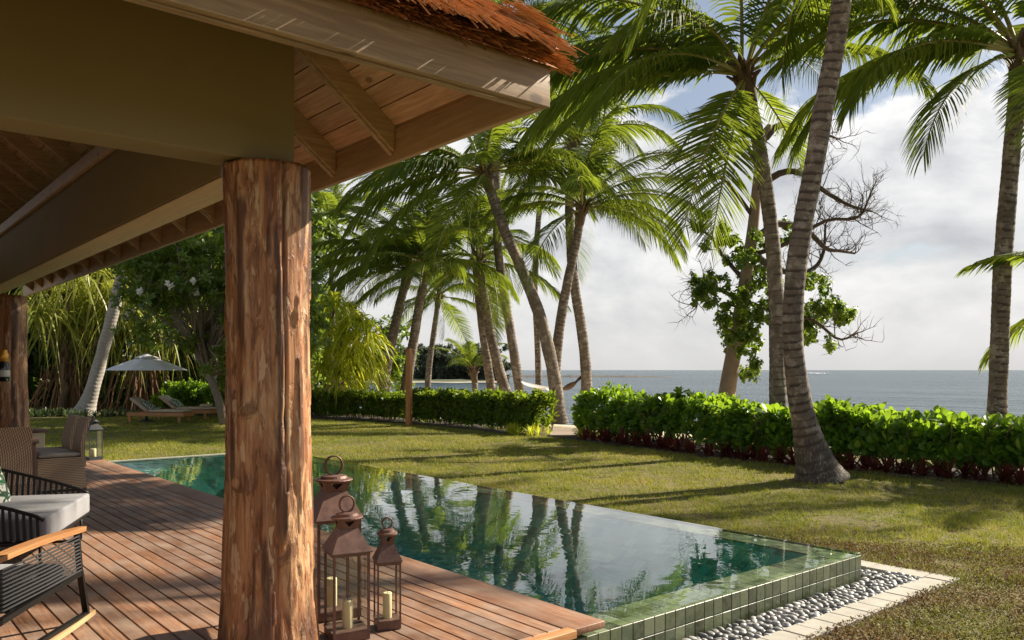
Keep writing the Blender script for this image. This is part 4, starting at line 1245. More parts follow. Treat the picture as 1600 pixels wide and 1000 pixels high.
# tall grass weeds beside the path
wd = []
for i in range(3):
    V, Fc, va = rosette(260 + i, 40, 0.62, 0.016, 45, 88, STRAP, 0.35)
    me = mesh_np('blades', V, Fc, va); me.materials.append(M['yellow_strap']); wd.append(me)
for i in range(22):
    k = i < 15
    p = Vector((15.45 + rr.uniform(-0.35, 0.5), 17.3 + rr.uniform(-0.15, 1.3), LAWN)) if k else Vector((15.85 + rr.uniform(-0.1, 0.3), 16.1 + rr.uniform(-0.5, 0.2), LAWN))
    t = empty('grass_tuft', p); tag(t, 'tuft of tall yellow green grass on the left side of the plank path' if k else 'tuft of tall yellow green grass on the right side of the plank path', 'grass tuft', 'grass tufts left of the path' if k else 'grass tufts right of the path')
    o = link('blades', rr.choice(wd), t); o.scale = (rr.uniform(0.7, 1.1),) * 3; o.rotation_euler = (0, 0, rr.uniform(0, 6.28))

# ------------------------------------------------------------------ lawn grass and brown ground cover (uncountable)
def pnpoly(pts, poly):
    x, y = pts[:, 0], pts[:, 1]; ins = np.zeros(len(pts), bool); n = len(poly); j = n - 1
    for i in range(n):
        xi, yi = poly[i]; xj, yj = poly[j]
        c = ((yi > y) != (yj > y)) & (x < (xj - xi) * (y - yi) / (yj - yi + 1e-12) + xi)
        ins ^= c; j = i
    return ins
def ground_patch(name, label, cat, poly, n, hgt, wid, mat, seed, excl=None, near=6.0, up=1.0, cover=False):
    rng = np.random.default_rng(seed)
    poly = np.array(poly); lo, hi = poly.min(0), poly.max(0)
    pts = rng.uniform(lo, hi, (int(n), 2)); pts = pts[pnpoly(pts, poly)]
    d = pts[:, 0] * SY + pts[:, 1] * CY; r = pts[:, 0] * CY - pts[:, 1] * SY
    px = 800 + F * r / np.maximum(d, 0.5)
    keep = (d > 3) & (px > -150) & (px < 1750) & (rng.random(len(pts)) < np.clip((near / np.maximum(d, 0.1)) ** 1.15, 0.05, 1))
    pts = pts[keep]; d = d[keep]
    if excl:
        for e in excl: 
            m = ~((pts[:, 0] > e[0]) & (pts[:, 0] < e[1]) & (pts[:, 1] > e[2]) & (pts[:, 1] < e[3])); pts = pts[m]; d = d[m]
    wear = np.array([mnoise.noise(Vector((x * 0.9, y * 0.9, 4.0))) + 0.6 * mnoise.noise(Vector((x * 3.1, y * 3.1, 8.0))) for x, y in pts.tolist()])
    ok = rng.random(len(pts)) > np.clip((wear - 0.25) * 2.2, 0, 0.85)
    pts = pts[ok]; d = d[ok]
    if not cover:
        k = np.arange(len(pts)) // 5 * 5; near_d = d[k] * 1.0
        pts = pts[k] + rng.normal(0, 1, (len(pts), 2)) * (0.022 * np.clip(near_d / 9, 1, 2.5))[:, None]; d = near_d
    N = len(pts); big = np.clip((d / near) ** 0.55, 1, 3)
    z = np.array([fbm(x * 0.25, y * 0.25, 0.3, 3) * 0.035 if (x > 9 or y > 18) else 0 for x, y in pts.tolist()])
    base = np.stack([pts[:, 0], pts[:, 1], LAWN + z - 0.004], 1)
    tilt = rng.normal(0, 0.75, (N, 2)); dirn = np.concatenate([tilt, np.full((N, 1), up)], 1)
    az = rng.uniform(0, 6.283, N); w = np.stack([np.cos(az), np.sin(az), np.zeros(N)], 1)
    clump = np.array([mnoise.noise(Vector((x * 2.2, y * 2.2, 1.0))) for x, y in pts.tolist()])
    L = hgt * rng.uniform(0.5, 1.4, N) * (1 + 0.75 * clump); Wd = wid * big
    var = np.clip(rng.normal(0.45, 0.25, N), 0, 1)
    if cover:
        base[:, 2] += rng.random(N) * 0.05
        V, Fc, va = strips(base, dirn, w, L, Wd, 0.1, [(0, 0.5), (0.5, 1.0), (1, 0.1)], var=var)
        me = mesh_np(name, V, Fc, va)
    else:
        dirn = unit(dirn)
        V = np.zeros((N, 3, 3)); V[:, 0] = base - w * (Wd / 2)[:, None]; V[:, 1] = base + w * (Wd / 2)[:, None]; V[:, 2] = base + dirn * L[:, None]
        me = mesh_np(name, V.reshape(-1, 3), np.arange(N * 3).reshape(-1, 3), np.repeat(var, 3))
    o = link(name, me, mat=M[mat]); tag(o, label, cat, kind='stuff'); return o
POOLX = (3.2, 7.69, 2.98, 15.75)
lawn_poly = [(7.0, 2.98), (7.69, 2.98), (9.2, 1.0), (12, -1), (15.6, 1.0), (14.8, 5), (14.3, 8.6), (14.5, 11), (15.0, 13.5), (15.4, 16.5), (15.0, 18), (15.5, 22), (15.4, 25.5), (14.2, 29), (12.5, 34), (6, 35.5), (2.5, 34.5), (2.5, 15.75), (7.69, 15.75), (7.69, 2.98)]
ground_patch('grass', 'short straw and green grass blades covering the lawn', 'grass', lawn_poly, 1000000, 0.058, 0.0085, 'blade', 401, [POOLX], near=9.0)
cov = [(3.2, 3.02), (7.66, 3.02), (7.72, 5.2), (8.1, 5.4), (8.5, 4.3), (9.3, 3.3), (9.6, 1.2), (8.5, -1), (3, -1)]
ground_patch('ground_cover', 'low reddish brown creeping ground cover beside the stone edging', 'ground cover', cov, 190000, 0.024, 0.013, 'brown_cover', 402, [(3.0, 7.655, 3.012, 15.7)], near=12.0, up=0.7, cover=True)

# ------------------------------------------------------------------ left garden: trees, pandanus, thicket
def limb(b, p0, p1, r0, r1, rs, n=6, wob=0.08, sides=8):
    p0 = Vector(p0); p1 = Vector(p1); L = (p1 - p0).length
    pts = []
    for i in range(n + 1):
        t = i / n; q = p0.lerp(p1, t)
        q += Vector((rs.gauss(0, wob), rs.gauss(0, wob), rs.gauss(0, wob * 0.6))) * L * 0.3 * math.sin(math.pi * t)
        pts.append(q)
    b.tube(pts, [r0 + (r1 - r0) * i / n for i in range(n + 1)], sides)
    return pts

def crown_leaves(centres, per, protos, rng, spread, flat=0.8, sc=(0.8, 1.2)):
    C = np.repeat(np.array(centres), per, 0); N = len(C)
    off = rdir(rng, N) * (rng.random(N) ** 0.45 * spread)[:, None]; off[:, 2] *= flat
    pos = C + off
    up = unit(off) * 0.8 + np.array([0, 0, 0.7]) + rng.normal(0, 0.3, (N, 3))
    P = NP(); scatter(P, protos, pos, up, rng.uniform(sc[0], sc[1], N), rng)
    return P

def tree(name, label, base, tips, trunk_pts, r0, protos, mat, bark, seed, per=26, spread=0.75, group=None, cat='tree', extra=None, flat=0.8):
    """tips: crown clump centres (world); limbs run from the trunk to the clumps"""
    rng = np.random.default_rng(seed); rs = random.Random(seed)
    base = Vector(base)
    t = empty(name, base); tag(t, label, cat, group)
    b = MB()
    tp = [Vector(p) - base for p in trunk_pts]
    sp = smooth_path(tp, 14)
    b.tube(sp, [r0 * (1 - 0.5 * i / 14) for i in range(15)], 10)
    for c in tips:
        if rs.random() < 0.6: limb(b, sp[rs.randint(8, 14)], Vector(c) - base, r0 * 0.35, 0.015, rs)
    b.build('trunk', M[bark], t)
    cs = [tuple(Vector(c) - base) for c in tips]
    o = crown_leaves(cs, per, protos, rng, spread, flat).build('crown', M[mat], t)
    return t

fr_p = [rosette(500 + i, 13, 0.27, 0.085, 0, 70, OVAL, 0.3) for i in range(4)]
rs = random.Random(7)
# dark glossy tree over the loungers
tips = []
for i in range(150):
    px = rs.uniform(200, 500); py = rs.uniform(345, 590); d = rs.uniform(25.2, 31)
    cx = (px - 340) / 175; cyy = (py - 470) / 135
    if cx * cx + cyy * cyy > 1.0 + 0.12 * math.sin(px * 0.07): continue
    if px < 332 and py > 538: continue
    tips.append(at_d(px, py, d))
dark = tree('flowering_tree', 'dark glossy leaved tree with white blossoms behind the log column', at_z(352, 668, LAWN), tips,
     [at_z(352, 668, LAWN - 0.1), at_d(340, 620, 27.5), at_d(322, 570, 27.5), at_d(318, 520, 27.6)], 0.16, fr_p, 'frangi', 'bark_gray', 601, per=15, spread=0.78)
rng = np.random.default_rng(88)
sel = [tips[i] for i in rng.integers(0, len(tips), 34)]
pp = np.array([tuple(Vector(s) - Vector(dark.location) - FWD * 0.75) for s in sel]) + rng.normal(0, 0.25, (34, 3))
P = NP(); scatter(P, [rosette(520, 6, 0.11, 0.07, 5, 50, OVAL, 0.1)], np.repeat(pp, 4, 0) + rng.normal(0, 0.06, (136, 3)), np.repeat(pp * 0 + np.array([[-SY, -CY, 0.5]]), 4, 0), np.ones(136), rng)
P.build('blossoms', M['petal'], dark)

def pandanus(label, base, heads, seed, strap, mat, leafL, leafW, per, roots, root_spread, r0=0.16, droop=0.95, rootcol='root', hgt=2.6):
    rs = random.Random(seed); rng = np.random.default_rng(seed); base = Vector(base)
    t = empty('pandanus', base); tag(t, label, 'screw pine')
    b = MB()
    c = Vector((0, 0, hgt))
    for k in range(3):
        o = Vector((rs.uniform(-1, 1), rs.uniform(-1, 1), 0)) * root_spread * 0.35
        limb(b, o + Vector((0, 0, -0.1)), o * 0.6 + c * rs.uniform(0.7, 1.0), r0, r0 * 0.75, rs)
    for h in heads:
        limb(b, c * rs.uniform(0.45, 0.9) + Vector((rs.uniform(-.4, .4), rs.uniform(-.4, .4), 0)), Vector(h) - base, r0 * 0.55, r0 * 0.35, rs)
    b.build('trunk', M['bark_brown'], t)
    for h in heads:
        hp = Vector(h) - base; n = per
        k = np.arange(n); az = k * 2.39996 + rng.normal(0, 0.15, n); e = np.radians(75 - 95 * (k / n) + rng.normal(0, 8, n))
        d = np.stack([np.cos(az) * np.cos(e), np.sin(az) * np.cos(e), np.sin(e)], 1)
        w = np.stack([-np.sin(az), np.cos(az), rng.normal(0, 0.3, n)], 1)
        V, Fc, va = strips(np.tile(np.array(hp), (n, 1)) + rng.normal(0, 0.05, (n, 3)), d, w, leafL * rng.uniform(0.7, 1.1, n), leafW, droop * rng.uniform(0.7, 1.2, n), [(0, 0.8), (0.2, 1.0), (0.45, 0.95), (0.7, 0.7), (0.88, 0.4), (1, 0.05)], var=np.clip(rng.normal(0.45, 0.25, n), 0, 1))
        P = NP(); P.add(V, Fc, va); P.build('leaf_head', M[mat], t)
    for k in range(roots):
        a = rs.uniform(0, 6.28); q = root_spread * rs.uniform(0.15, 1.0)
        foot = Vector((math.cos(a) * q, math.sin(a) * q, -0.1)); topp = Vector((foot.x * rs.uniform(0.3, 0.75), foot.y * rs.uniform(0.3, 0.75), hgt * rs.uniform(0.5, 1.05)))
        b = MB(); limb(b, topp, foot, rs.uniform(0.018, 0.04), rs.uniform(0.014, 0.03), rs, 5, 0.05, 5)
        b.build('prop_root', M[rootcol], t)
    return t
def heads_px(lst, d0, d1, rs): return [at_d(x, y, rs.uniform(d0, d1)) for x, y in lst]
rs = random.Random(5)
pandanus('large screw pine with hanging leaves and brown prop roots beside the far log column', at_z(105, 642, LAWN),
         heads_px([(50, 455), (75, 440), (100, 462), (125, 445), (150, 470), (175, 455), (60, 490), (95, 500), (140, 500), (185, 490), (40, 475), (115, 425), (160, 430), (200, 470)], 35.5, 38.5, rs), 11, STRAP, 'pand', 3.1, 0.085, 46, 44, 2.0)
pandanus('screw pine with hanging leaves and prop roots directly behind the white umbrella', at_z(225, 641, LAWN),
         heads_px([(200, 480), (225, 490), (250, 505), (210, 510), (240, 530), (270, 535), (190, 520), (285, 520)], 37.5, 40, rs), 13, STRAP, 'pand', 2.6, 0.08, 44, 46, 2.1)
pandanus('bright yellow green strap leaved bush right of the log column', at_z(530, 638, LAWN) , 
         heads_px([(500, 480), (520, 470), (545, 485), (560, 500), (575, 520), (510, 510), (535, 520), (555, 535), (575, 550), (520, 545), (545, 560), (565, 575), (500, 540), (585, 535), (530, 585), (555, 590), (505, 575), (580, 575)], 31.5, 34.5, rs), 17, STRAP, 'yellow_strap', 1.45, 0.075, 64, 10, 0.9, r0=0.10, droop=0.75)

bg_p = [rosette(540 + i, 9, 0.42, 0.20, -10, 70, OVAL, 0.3) for i in range(4)]
bg_f = [rosette(550 + i, 12, 0.30, 0.10, -10, 75, OVAL, 0.3) for i in range(4)]
rs = random.Random(17)
bgs = [((-90, 260), 41, 'dense broad leaved tree behind the far log column, cut by the picture edge'), ((40, 280), 44, 'dense dark tree rising behind the tall screw pine'),
       ((150, 250), 46, 'dense dark tree rising behind the leaning pale palm'), ((260, 250), 44, 'dense dark tree above and behind the white umbrella'), ((370, 240), 45, 'dense dark tree hidden in part by the log column'),
       ((452, 320), 43, 'dense dark tree just right of the log column top')]
bgs += [((-20, 250), 52, 'far dark tree filling the gap left of the tall screw pine'), ((100, 260), 54, 'far dark tree filling the gap above the tall screw pine'), ((205, 260), 54, 'far dark tree filling the gap behind the pale palm and umbrella'),
        ((315, 250), 53, 'far dark tree filling the gap behind the flowering tree'), ((420, 250), 52, 'far dark tree behind the log column'), ((496, 470), 50, 'far dark tree behind the bright strap leaved bush')]
for (px, top), d, lab in bgs:
    tips = []
    for i in range(90):
        x = px + rs.gauss(0, 44 if px < 440 else 22); y = rs.uniform(top, 640)
        tips.append(at_d(x, y, d + rs.uniform(-2, 2)))
    base = at_d(px, 578 + (EYE - LAWN) * F / d, d)
    tree('background_tree', lab, base, tips, [base - Vector((0, 0, 0.2)), base + Vector((0.2, 0, 3)), base + Vector((0.1, 0.2, 7))], 0.25, bg_p, 'bg_leaf', 'bark_brown', 700 + px, per=17, spread=1.25, group='dense trees closing the garden')
# sea grape like tree right of the bright bush
tips = [at_d(rs.gauss(603, 17), rs.uniform(505, 606), 41 + rs.uniform(-1, 1)) for i in range(26)]
base = at_d(605, 640, 41); base.z = LAWN
tree('beach_tree', 'small round leaved beach tree behind the leaning palm right of the bright bush', base, tips, [base, base + Vector((0.1, 0, 1.5)), base + Vector((0, 0.2, 3))], 0.10, bg_f, 'almond', 'bark_gray', 811, per=10, spread=0.6)

# low dark strap plants and shrubs along the back of the lawn
ll = []
for i in range(3):
    V, Fc, va = rosette(560 + i, 26, 0.62, 0.05, 15, 80, STRAP, 0.4)
    me = mesh_np('leaves', V, Fc, va); me.materials.append(M['lily']); ll.append(me)
for i in range(64):
    px = 30 + (i % 32) * 10.6 + rs.uniform(-4, 4); d = 32.6 + 0.9 * (i // 32) + rs.uniform(-.3, .3)
    p = at_d(px, 578, d); p.z = LAWN
    t = empty('strap_leaved_plant', p); tag(t, 'low dark strap leaved plant in the row edging the back of the lawn', 'plant', 'low strap plants at the back of the lawn')
    o = link('leaves', rs.choice(ll), t); o.scale = (rs.uniform(0.75, 1.2),) * 3; o.rotation_euler = (0, 0, rs.uniform(0, 6.28))
shr = [rosette(570 + i, 10, 0.2, 0.09, 0, 75, OVAL, 0.2) for i in range(3)]
for px, d, h, lab in ((262, 36.5, 1.25, 'round green shrub behind the left lounger'), (288, 37, 1.35, 'round green shrub between the two lounger backs'), (316, 36.5, 1.2, 'round green shrub behind the right lounger'), (345, 36, 1.1, 'round green shrub beside the flowering tree trunk')):
    p = at_d(px, 578, d); p.z = LAWN; t = empty('shrub', p); tag(t, lab, 'shrub')
    rng = np.random.default_rng(px)
    cs = [(rng.normal(0, 0.45), rng.normal(0, 0.45), h * rng.uniform(0.35, 0.85)) for _ in range(12)]
    crown_leaves(cs, 22, shr, rng, 0.4).build('foliage', M['naupaka'], t)
    b = MB(); r2 = random.Random(px)
    for c in cs[:6]: limb(b, (0, 0, -0.05), c, 0.03, 0.01, r2)
    b.build('stem', M['bark_brown'], t)

# ------------------------------------------------------------------ half bare tree behind the right hedge
def bare_tree():
    d = 22.5; base = at_d(1135, 612, d); base.z = LAWN - 0.4
    rs = random.Random(21); rng = np.random.default_rng(21)
    t = empty('half_bare_tree', base); tag(t, 'half bare tree with twisted grey twigs and broad green leaves behind the hedge', 'tree')
    W_ = lambda x, y, dd=0: at_d(x, y, d + dd) - base
    b = MB()
    tr = smooth_path([W_(1133, 640), W_(1138, 600), W_(1148, 540), W_(1163, 450), W_(1176, 360), W_(1184, 280), W_(1193, 215), W_(1203, 196)], 24)
    b.tube(tr, [0.25 - 0.17 * i / 24 for i in range(25)], 12)
    b.build('trunk', M['tan_bark'], t)
    mains = [[(1196, 215, 0), (1215, 197, .2), (1245, 198, .5), (1275, 205, .8), (1310, 217, 1)],
             [(1180, 300, 0), (1215, 272, -.3), (1250, 270, -.6), (1290, 300, -.9), (1330, 322, -1.0), (1362, 330, -1.0)],
             [(1172, 380, 0), (1215, 350, .3), (1262, 362, .6), (1290, 388, .7), (1312, 392, .8), (1336, 396, .9)],
             [(1186, 270, 0), (1150, 200, .4), (1090, 200, .9), (1060, 240, 1.2), (1040, 265, 1.3)],
             [(1178, 340, 0), (1130, 280, -.3), (1085, 278, -.5), (1070, 281, -.5)],
             [(1172, 390, 0), (1210, 420, .5), (1260, 425, .8), (1285, 400, 1), (1290, 350, 1)],
             [(1165, 440, 0), (1130, 400, .5), (1110, 370, .8), (1080, 350, 1)],
             [(1160, 470, 0), (1220, 490, -.3), (1270, 500, -.5), (1310, 530, -.7), (1340, 520, -.8)],
             [(1170, 400, 0), (1230, 380, -.6), (1290, 345, -1), (1340, 340, -1.3), (1360, 305, -1.4)],
             [(1158, 470, 0), (1120, 450, .6), (1095, 440, .9), (1088, 480, 1.0)]]
    def twig(b, p, dirn, L, r, depth):
        pts = [Vector(p)]; dr = Vector(dirn).normalized()
        for i in range(5):
            dr = (dr + Vector((rs.gauss(0, .22), rs.gauss(0, .22), rs.gauss(0.06, .22)))).normalized()
            pts.append(pts[-1] + dr * L / 5)
        b.tube(pts, [r * (1 - 0.8 * i / 5) for i in range(6)], 4, cap=False)
        if depth > 0:
            for k in range(rs.randint(3, 5)):
                q = pts[rs.randint(1, 5)]
                twig(b, q, dr + Vector((rs.gauss(0, .7), rs.gauss(0, .7), rs.gauss(0.35, .6))), L * rs.uniform(0.4, 0.65), r * 0.5, depth - 1)
    for k, m in enumerate(mains):
        b = MB()
        P = smooth_path([W_(*q) for q in m], 14)
        r0 = 0.05 if k in (3, 4) else 0.10 if k < 6 else 0.06
        b.tube(P, [r0 * (1 - 0.82 * i / 14) + 0.012 for i in range(15)], 7)
        for j in range(4, 15, 1 if k not in (3, 4) else 2):
            for q in range(2):
                dr = (P[min(j + 1, 14)] - P[j - 1]).normalized()
                twig(b, P[j], dr * 0.6 + Vector((rs.gauss(0, .6), rs.gauss(0, .6), rs.gauss(0.25, .7))), rs.uniform(0.5, 1.0), 0.017, 2 if k in (1, 5, 8) else 1)
        b.build('branch', M['twig'], t)
    al = [rosette(580 + i, 8, 0.125, 0.09, -60, 40, OVAL, 0.4) for i in range(4)]
    clumps = []
    for x, y, s, n in ((1100, 345, 20, 4), (1130, 370, 22, 6), (1160, 395, 22, 6), (1120, 440, 26, 9), (1160, 440, 28, 10), (1195, 430, 22, 7), (1150, 490, 28, 11), (1180, 510, 26, 10), (1200, 480, 24, 8), (1150, 530, 22, 8), (1175, 555, 15, 5), (1100, 470, 14, 4),
                       (1265, 440, 18, 6), (1285, 470, 20, 7), (1270, 500, 22, 8), (1300, 490, 16, 6), (1322, 490, 12, 5), (1262, 530, 10, 3), (1293, 530, 6, 2), (1228, 345, 8, 2), (1235, 470, 16, 5), (1190, 380, 18, 5), (1225, 380, 8, 2), (1168, 575, 8, 3), (1092, 440, 9, 3)):
        for k in range(n): clumps.append(tuple(W_(rs.gauss(x, s * 0.55), rs.gauss(y, s * 0.55), rs.uniform(-1.2, 0.8))))
    crown_leaves(clumps, 9, al, rng, 0.26, 0.8, (0.55, 1.25)).build('crown', M['almond'], t)
bare_tree()

# ------------------------------------------------------------------ far shore
def far_shore():
    V = []; Fc = []; d0 = 225
    n = 40
    for i in range(n + 1):
        px = 470 + (800 - 470) * i / n
        for k, (dd, z) in enumerate(((-7, SEA - 0.5), (0, SEA + 0.35), (10, SEA + 0.7), (40, SEA + 0.8), (60, SEA - 0.6))):
            taper = min(1, (n - i) / 5)
            p = at_d(px, 578, d0 + dd + 4 * math.sin(i * 0.6)); V.append((p.x, p.y, SEA - 0.6 + (z - SEA + 0.6) * taper))
    for i in range(n):
        for k in range(4): Fc.append((i * 5 + k, i * 5 + k + 1, (i + 1) * 5 + k + 1, (i + 1) * 5 + k))
    o = link('far_shore', mesh_np('far_shore', V, Fc), mat=M['shore']); tag(o, 'low sandy point across the water', 'shore', kind='structure')
    rs = random.Random(3); ca = [rosette(590 + i, 12, 1.1, 0.35, -20, 80, STRAP, 0.3) for i in range(3)]
    for i in range(30):
        px = 480 + i * 10.4 + rs.uniform(-4, 4); d = d0 + rs.uniform(12, 34)
        p = at_d(px, 578, d); p.z = SEA + 0.6
        H = rs.uniform(7.5, 11.0) * (1.0 if px < 765 else 0.6)
        t = empty('far_tree', p); tag(t, 'small hazy green tree on the sandy point across the water', 'tree', 'trees on the far sandy point')
        rng = np.random.default_rng(i + 50)
        cs = [(rng.normal(0, 1.6), rng.normal(0, 1.6), H * rng.uniform(0.02, 0.92)) for _ in range(30)]
        crown_leaves(cs, 12, ca, rng, 1.3).build('crown', M['casua'], t)
        b = MB(); b.tube([(0, 0, -0.3), (0.1, 0, H * 0.4), (0, 0, H * 0.8)], [0.22, 0.16, 0.06], 6); b.build('trunk', M['bark_brown'], t)
    # rocky bar further out
    V = []; Fc = []; n = 120
    for i in range(n + 1):
        px = 770 + (1062 - 770) * i / n; tp = min(1, i / 6, (n - i) / 25)
        for k, (dd, z) in enumerate(((-6, -0.4), (-2, 0.55), (2, 1.1), (6, 0.6), (10, -0.4))):
            p = at_d(px, 578, 385 + dd + 3 * math.sin(i * .2)); h = z * tp * (0.75 + 0.6 * mnoise.noise(Vector((i * 0.35, k * 0.9, 2))))
            V.append((p.x, p.y, SEA + h - (0.25 if tp < 0.05 else 0)))
    for i in range(n):
        for k in range(4): Fc.append((i * 5 + k, i * 5 + k + 1, (i + 1) * 5 + k + 1, (i + 1) * 5 + k))
    o = link('rocky_bar', mesh_np('rocky_bar', V, Fc), mat=M['rock']); tag(o, 'long low rocky bar lying on the water below the horizon', 'reef', kind='structure')
    for px, w in ((1278, 22), (1262, 8)):
        b = MB()
        for k in range(26):
            p = at_d(px + rs.gauss(0, w * 0.4), 578, 700 + rs.uniform(-12, 12)); p.z = SEA + 0.1
            b.lathe([(0.1, -0.3), (rs.uniform(0.6, 1.6), 0.0), (rs.uniform(0.4, 0.8), rs.uniform(0.3, 0.8)), (0.05, 0.95)], 7, p)
        o = b.build('breaking_wave', M['foam']); tag(o, 'white breaking wave far out near the horizon' if w > 10 else 'tiny white wave crest left of the bigger breaking wave', 'wave', kind='stuff')
far_shore()
# ------------------------------------------------------------------ candle lanterns on the deck
def lantern(label, x, y, rz, s, zt, zr, zcp, ztop, mat='copper', base_h=0.045, group=None, z=0.0):
    """s: body width; zt: top of the glass; zr: top of the roof; zcp: cap; ztop: top of the ring"""
    t = empty('candle_lantern', (x, y, z), rz); tag(t, label, 'lantern', group)
    h = s / 2; p = 0.0050 * s / 0.19 + 0.001
    b = MB()
    b.box((0, 0, base_h / 2 + 0.004), (h, h, base_h / 2)); b.box((0, 0, base_h + 0.008), (h * 1.03, h * 1.03, 0.0045))
    b.build('base', M[mat], t)
    for sx in (-1, 1):
        for sy in (-1, 1):
            b = MB(); b.box((sx * (h - p), sy * (h - p), (base_h + zt) / 2 + 0.004), (p, p, (zt - base_h) / 2 - 0.006)); b.build('corner_post', M[mat], t)
    b = MB()
    for a in (-1, 1):
        b.box((0, a * (h - p), zt - 0.006), (h + 0.001, p * 1.1, 0.008)); b.box((a * (h - p), 0, zt - 0.0061), (p * 1.1, h - 2.2 * p, 0.0079))
    b.build('top_frame', M[mat], t)
    for k in range(4):
        a = k * math.pi / 2
        g = link('glass_pane', mesh_np('glass_pane', [(-h + 2 * p, 0, base_h + 0.014), (h - 2 * p, 0, base_h + 0.014), (h - 2 * p, 0, zt - 0.016), (-h + 2 * p, 0, zt - 0.016)], [(0, 1, 2, 3)]), t, (math.sin(a) * (h - p), -math.cos(a) * (h - p), 0), (0, 0, a), M['glass'])
    # pyramid roof with a small lip, then the pierced neck, cap and ring
    b = MB()
    e = h * 1.10; n = h * 0.50
    def frus(r0, z0, r1, z1, m=0):
        P = [(sx * r, sy * r, zz) for r, zz in ((r0, z0), (r1, z1)) for sx, sy in ((-1, -1), (1, -1), (1, 1), (-1, 1))]
        b.add(P, [(0, 1, 5, 4), (1, 2, 6, 5), (2, 3, 7, 6), (3, 0, 4, 7), (3, 2, 1, 0), (4, 5, 6, 7)], 0, smooth=False)
    frus(e, zt + 0.003, e, zt + 0.009); frus(e, zt + 0.0092, n, zr)
    b.build('roof', M[mat], t)
    b = MB()
    nh = zcp - zr
    for k in range(4):        # neck walls with triangular vents
        a = k * math.pi / 2; c, q = math.cos(a), math.sin(a)
        w0, w1 = n * 0.96, n * 1.22
        def W3(u, v, dd=0.0):
            w = w0 + (w1 - w0) * v
            xx, yy = u * w, -w - dd
            return (xx * c - yy * q, xx * q + yy * c, zr + v * nh)
        P = [W3(-1, 0), W3(1, 0), W3(1, 1), W3(-1, 1), W3(-0.5, 0.80), W3(0.5, 0.80), W3(0, 0.22)]
        Q = [W3(*uv, -0.003) for uv in ((-1, 0), (1, 0), (1, 1), (-1, 1), (-0.5, 0.8), (0.5, 0.8), (0, 0.22))]
        Fc = [(0, 1, 6), (1, 5, 6), (1, 2, 5), (2, 3, 4, 5), (3, 0, 4), (0, 6, 4)]
        b.add(P, Fc, 0, smooth=False); b.add(Q, [f[::-1] for f in Fc], 0, smooth=False)
    b.build('neck', M[mat], t)
    b = MB(); rc = n * 1.75
    b.lathe([(rc * 0.95, zcp - 0.002), (rc, zcp + 0.004), (rc * 0.98, zcp + 0.010), (rc * 0.72, zcp + 0.016), (rc * 0.66, zcp + 0.030), (rc * 0.30, zcp + 0.036)], 24, smooth=False)
    b.build('cap', M[mat], t)
    b = MB(); rr = (ztop - zcp - 0.030) / 2
    pts = [(0, math.cos(a) * rr * 0.78, zcp + 0.034 + rr + math.sin(a) * rr) for a in [2 * math.pi * k / 28 for k in range(28)]]
    # flat strap ring
    P = []; Fc = []
    for k in range(28):
        a = 2 * math.pi * k / 28
        for ro in (-0.004, 0.004):
            for w in (-0.010, 0.010):
                P.append((math.cos(a) * (rr * 0.92 + ro), w * s / 0.19, zcp + 0.034 + rr + math.sin(a) * (rr + ro)))
    for k in range(28):
        i, j = k * 4, ((k + 1) % 28) * 4
        Fc += [(i, j, j + 1, i + 1), (i + 2, i + 3, j + 3, j + 2), (i, i + 2, j + 2, j), (i + 1, j + 1, j + 3, i + 3)]
    b.add(P, Fc, 0); b.build('ring_handle', M[mat], t)
    return t
def candle(label, x, y, z, r, h):
    t = empty('candle', (x, y, z)); tag(t, label, 'candle')
    b = MB(); b.lathe([(r * 0.97, 0), (r, 0.003), (r, h - 0.006), (r * 0.94, h), (r * 0.5, h - 0.004), (0.003, h - 0.006)], 28); b.build('wax', M['wax'], t)
    b = MB(); b.tube([(0, 0, h - 0.008), (0.001, 0, h + 0.008), (0.004, 0.001, h + 0.016)], [0.0014, 0.0013, 0.0008], 6); b.build('wick', M['wick'], t)
cr = -YAW
lantern('middle sized copper candle lantern nearest the log column, in front of the tallest one', 2.325, 4.255, cr + R(27), 0.213, 0.50, 0.635, 0.69, 0.815)
candle('cream pillar candle in the front copper lantern', 2.325, 4.245, 0.053, 0.030, 0.165)
lantern('tallest copper candle lantern, half hidden behind the front one and the log column', 2.475, 4.70, cr + R(28), 0.275, 0.615, 0.785, 0.85, 1.00)
candle('cream pillar candle in the tallest copper lantern behind', 2.46, 4.70, 0.053, 0.034, 0.18)
lantern('smallest copper candle lantern, right of the other two', 2.60, 4.26, cr + R(19), 0.142, 0.40, 0.505, 0.56, 0.655)
candle('cream pillar candle in the smallest copper lantern', 2.60, 4.26, 0.053, 0.027, 0.155)
lantern('dark grey metal candle lantern at the far end of the deck', 3.55, 15.42, cr + R(-40), 0.22, 0.52, 0.62, 0.66, 0.75, mat='grey_metal')
candle('white pillar candle in the far dark lantern', 3.55, 15.42, 0.053, 0.045, 0.14)

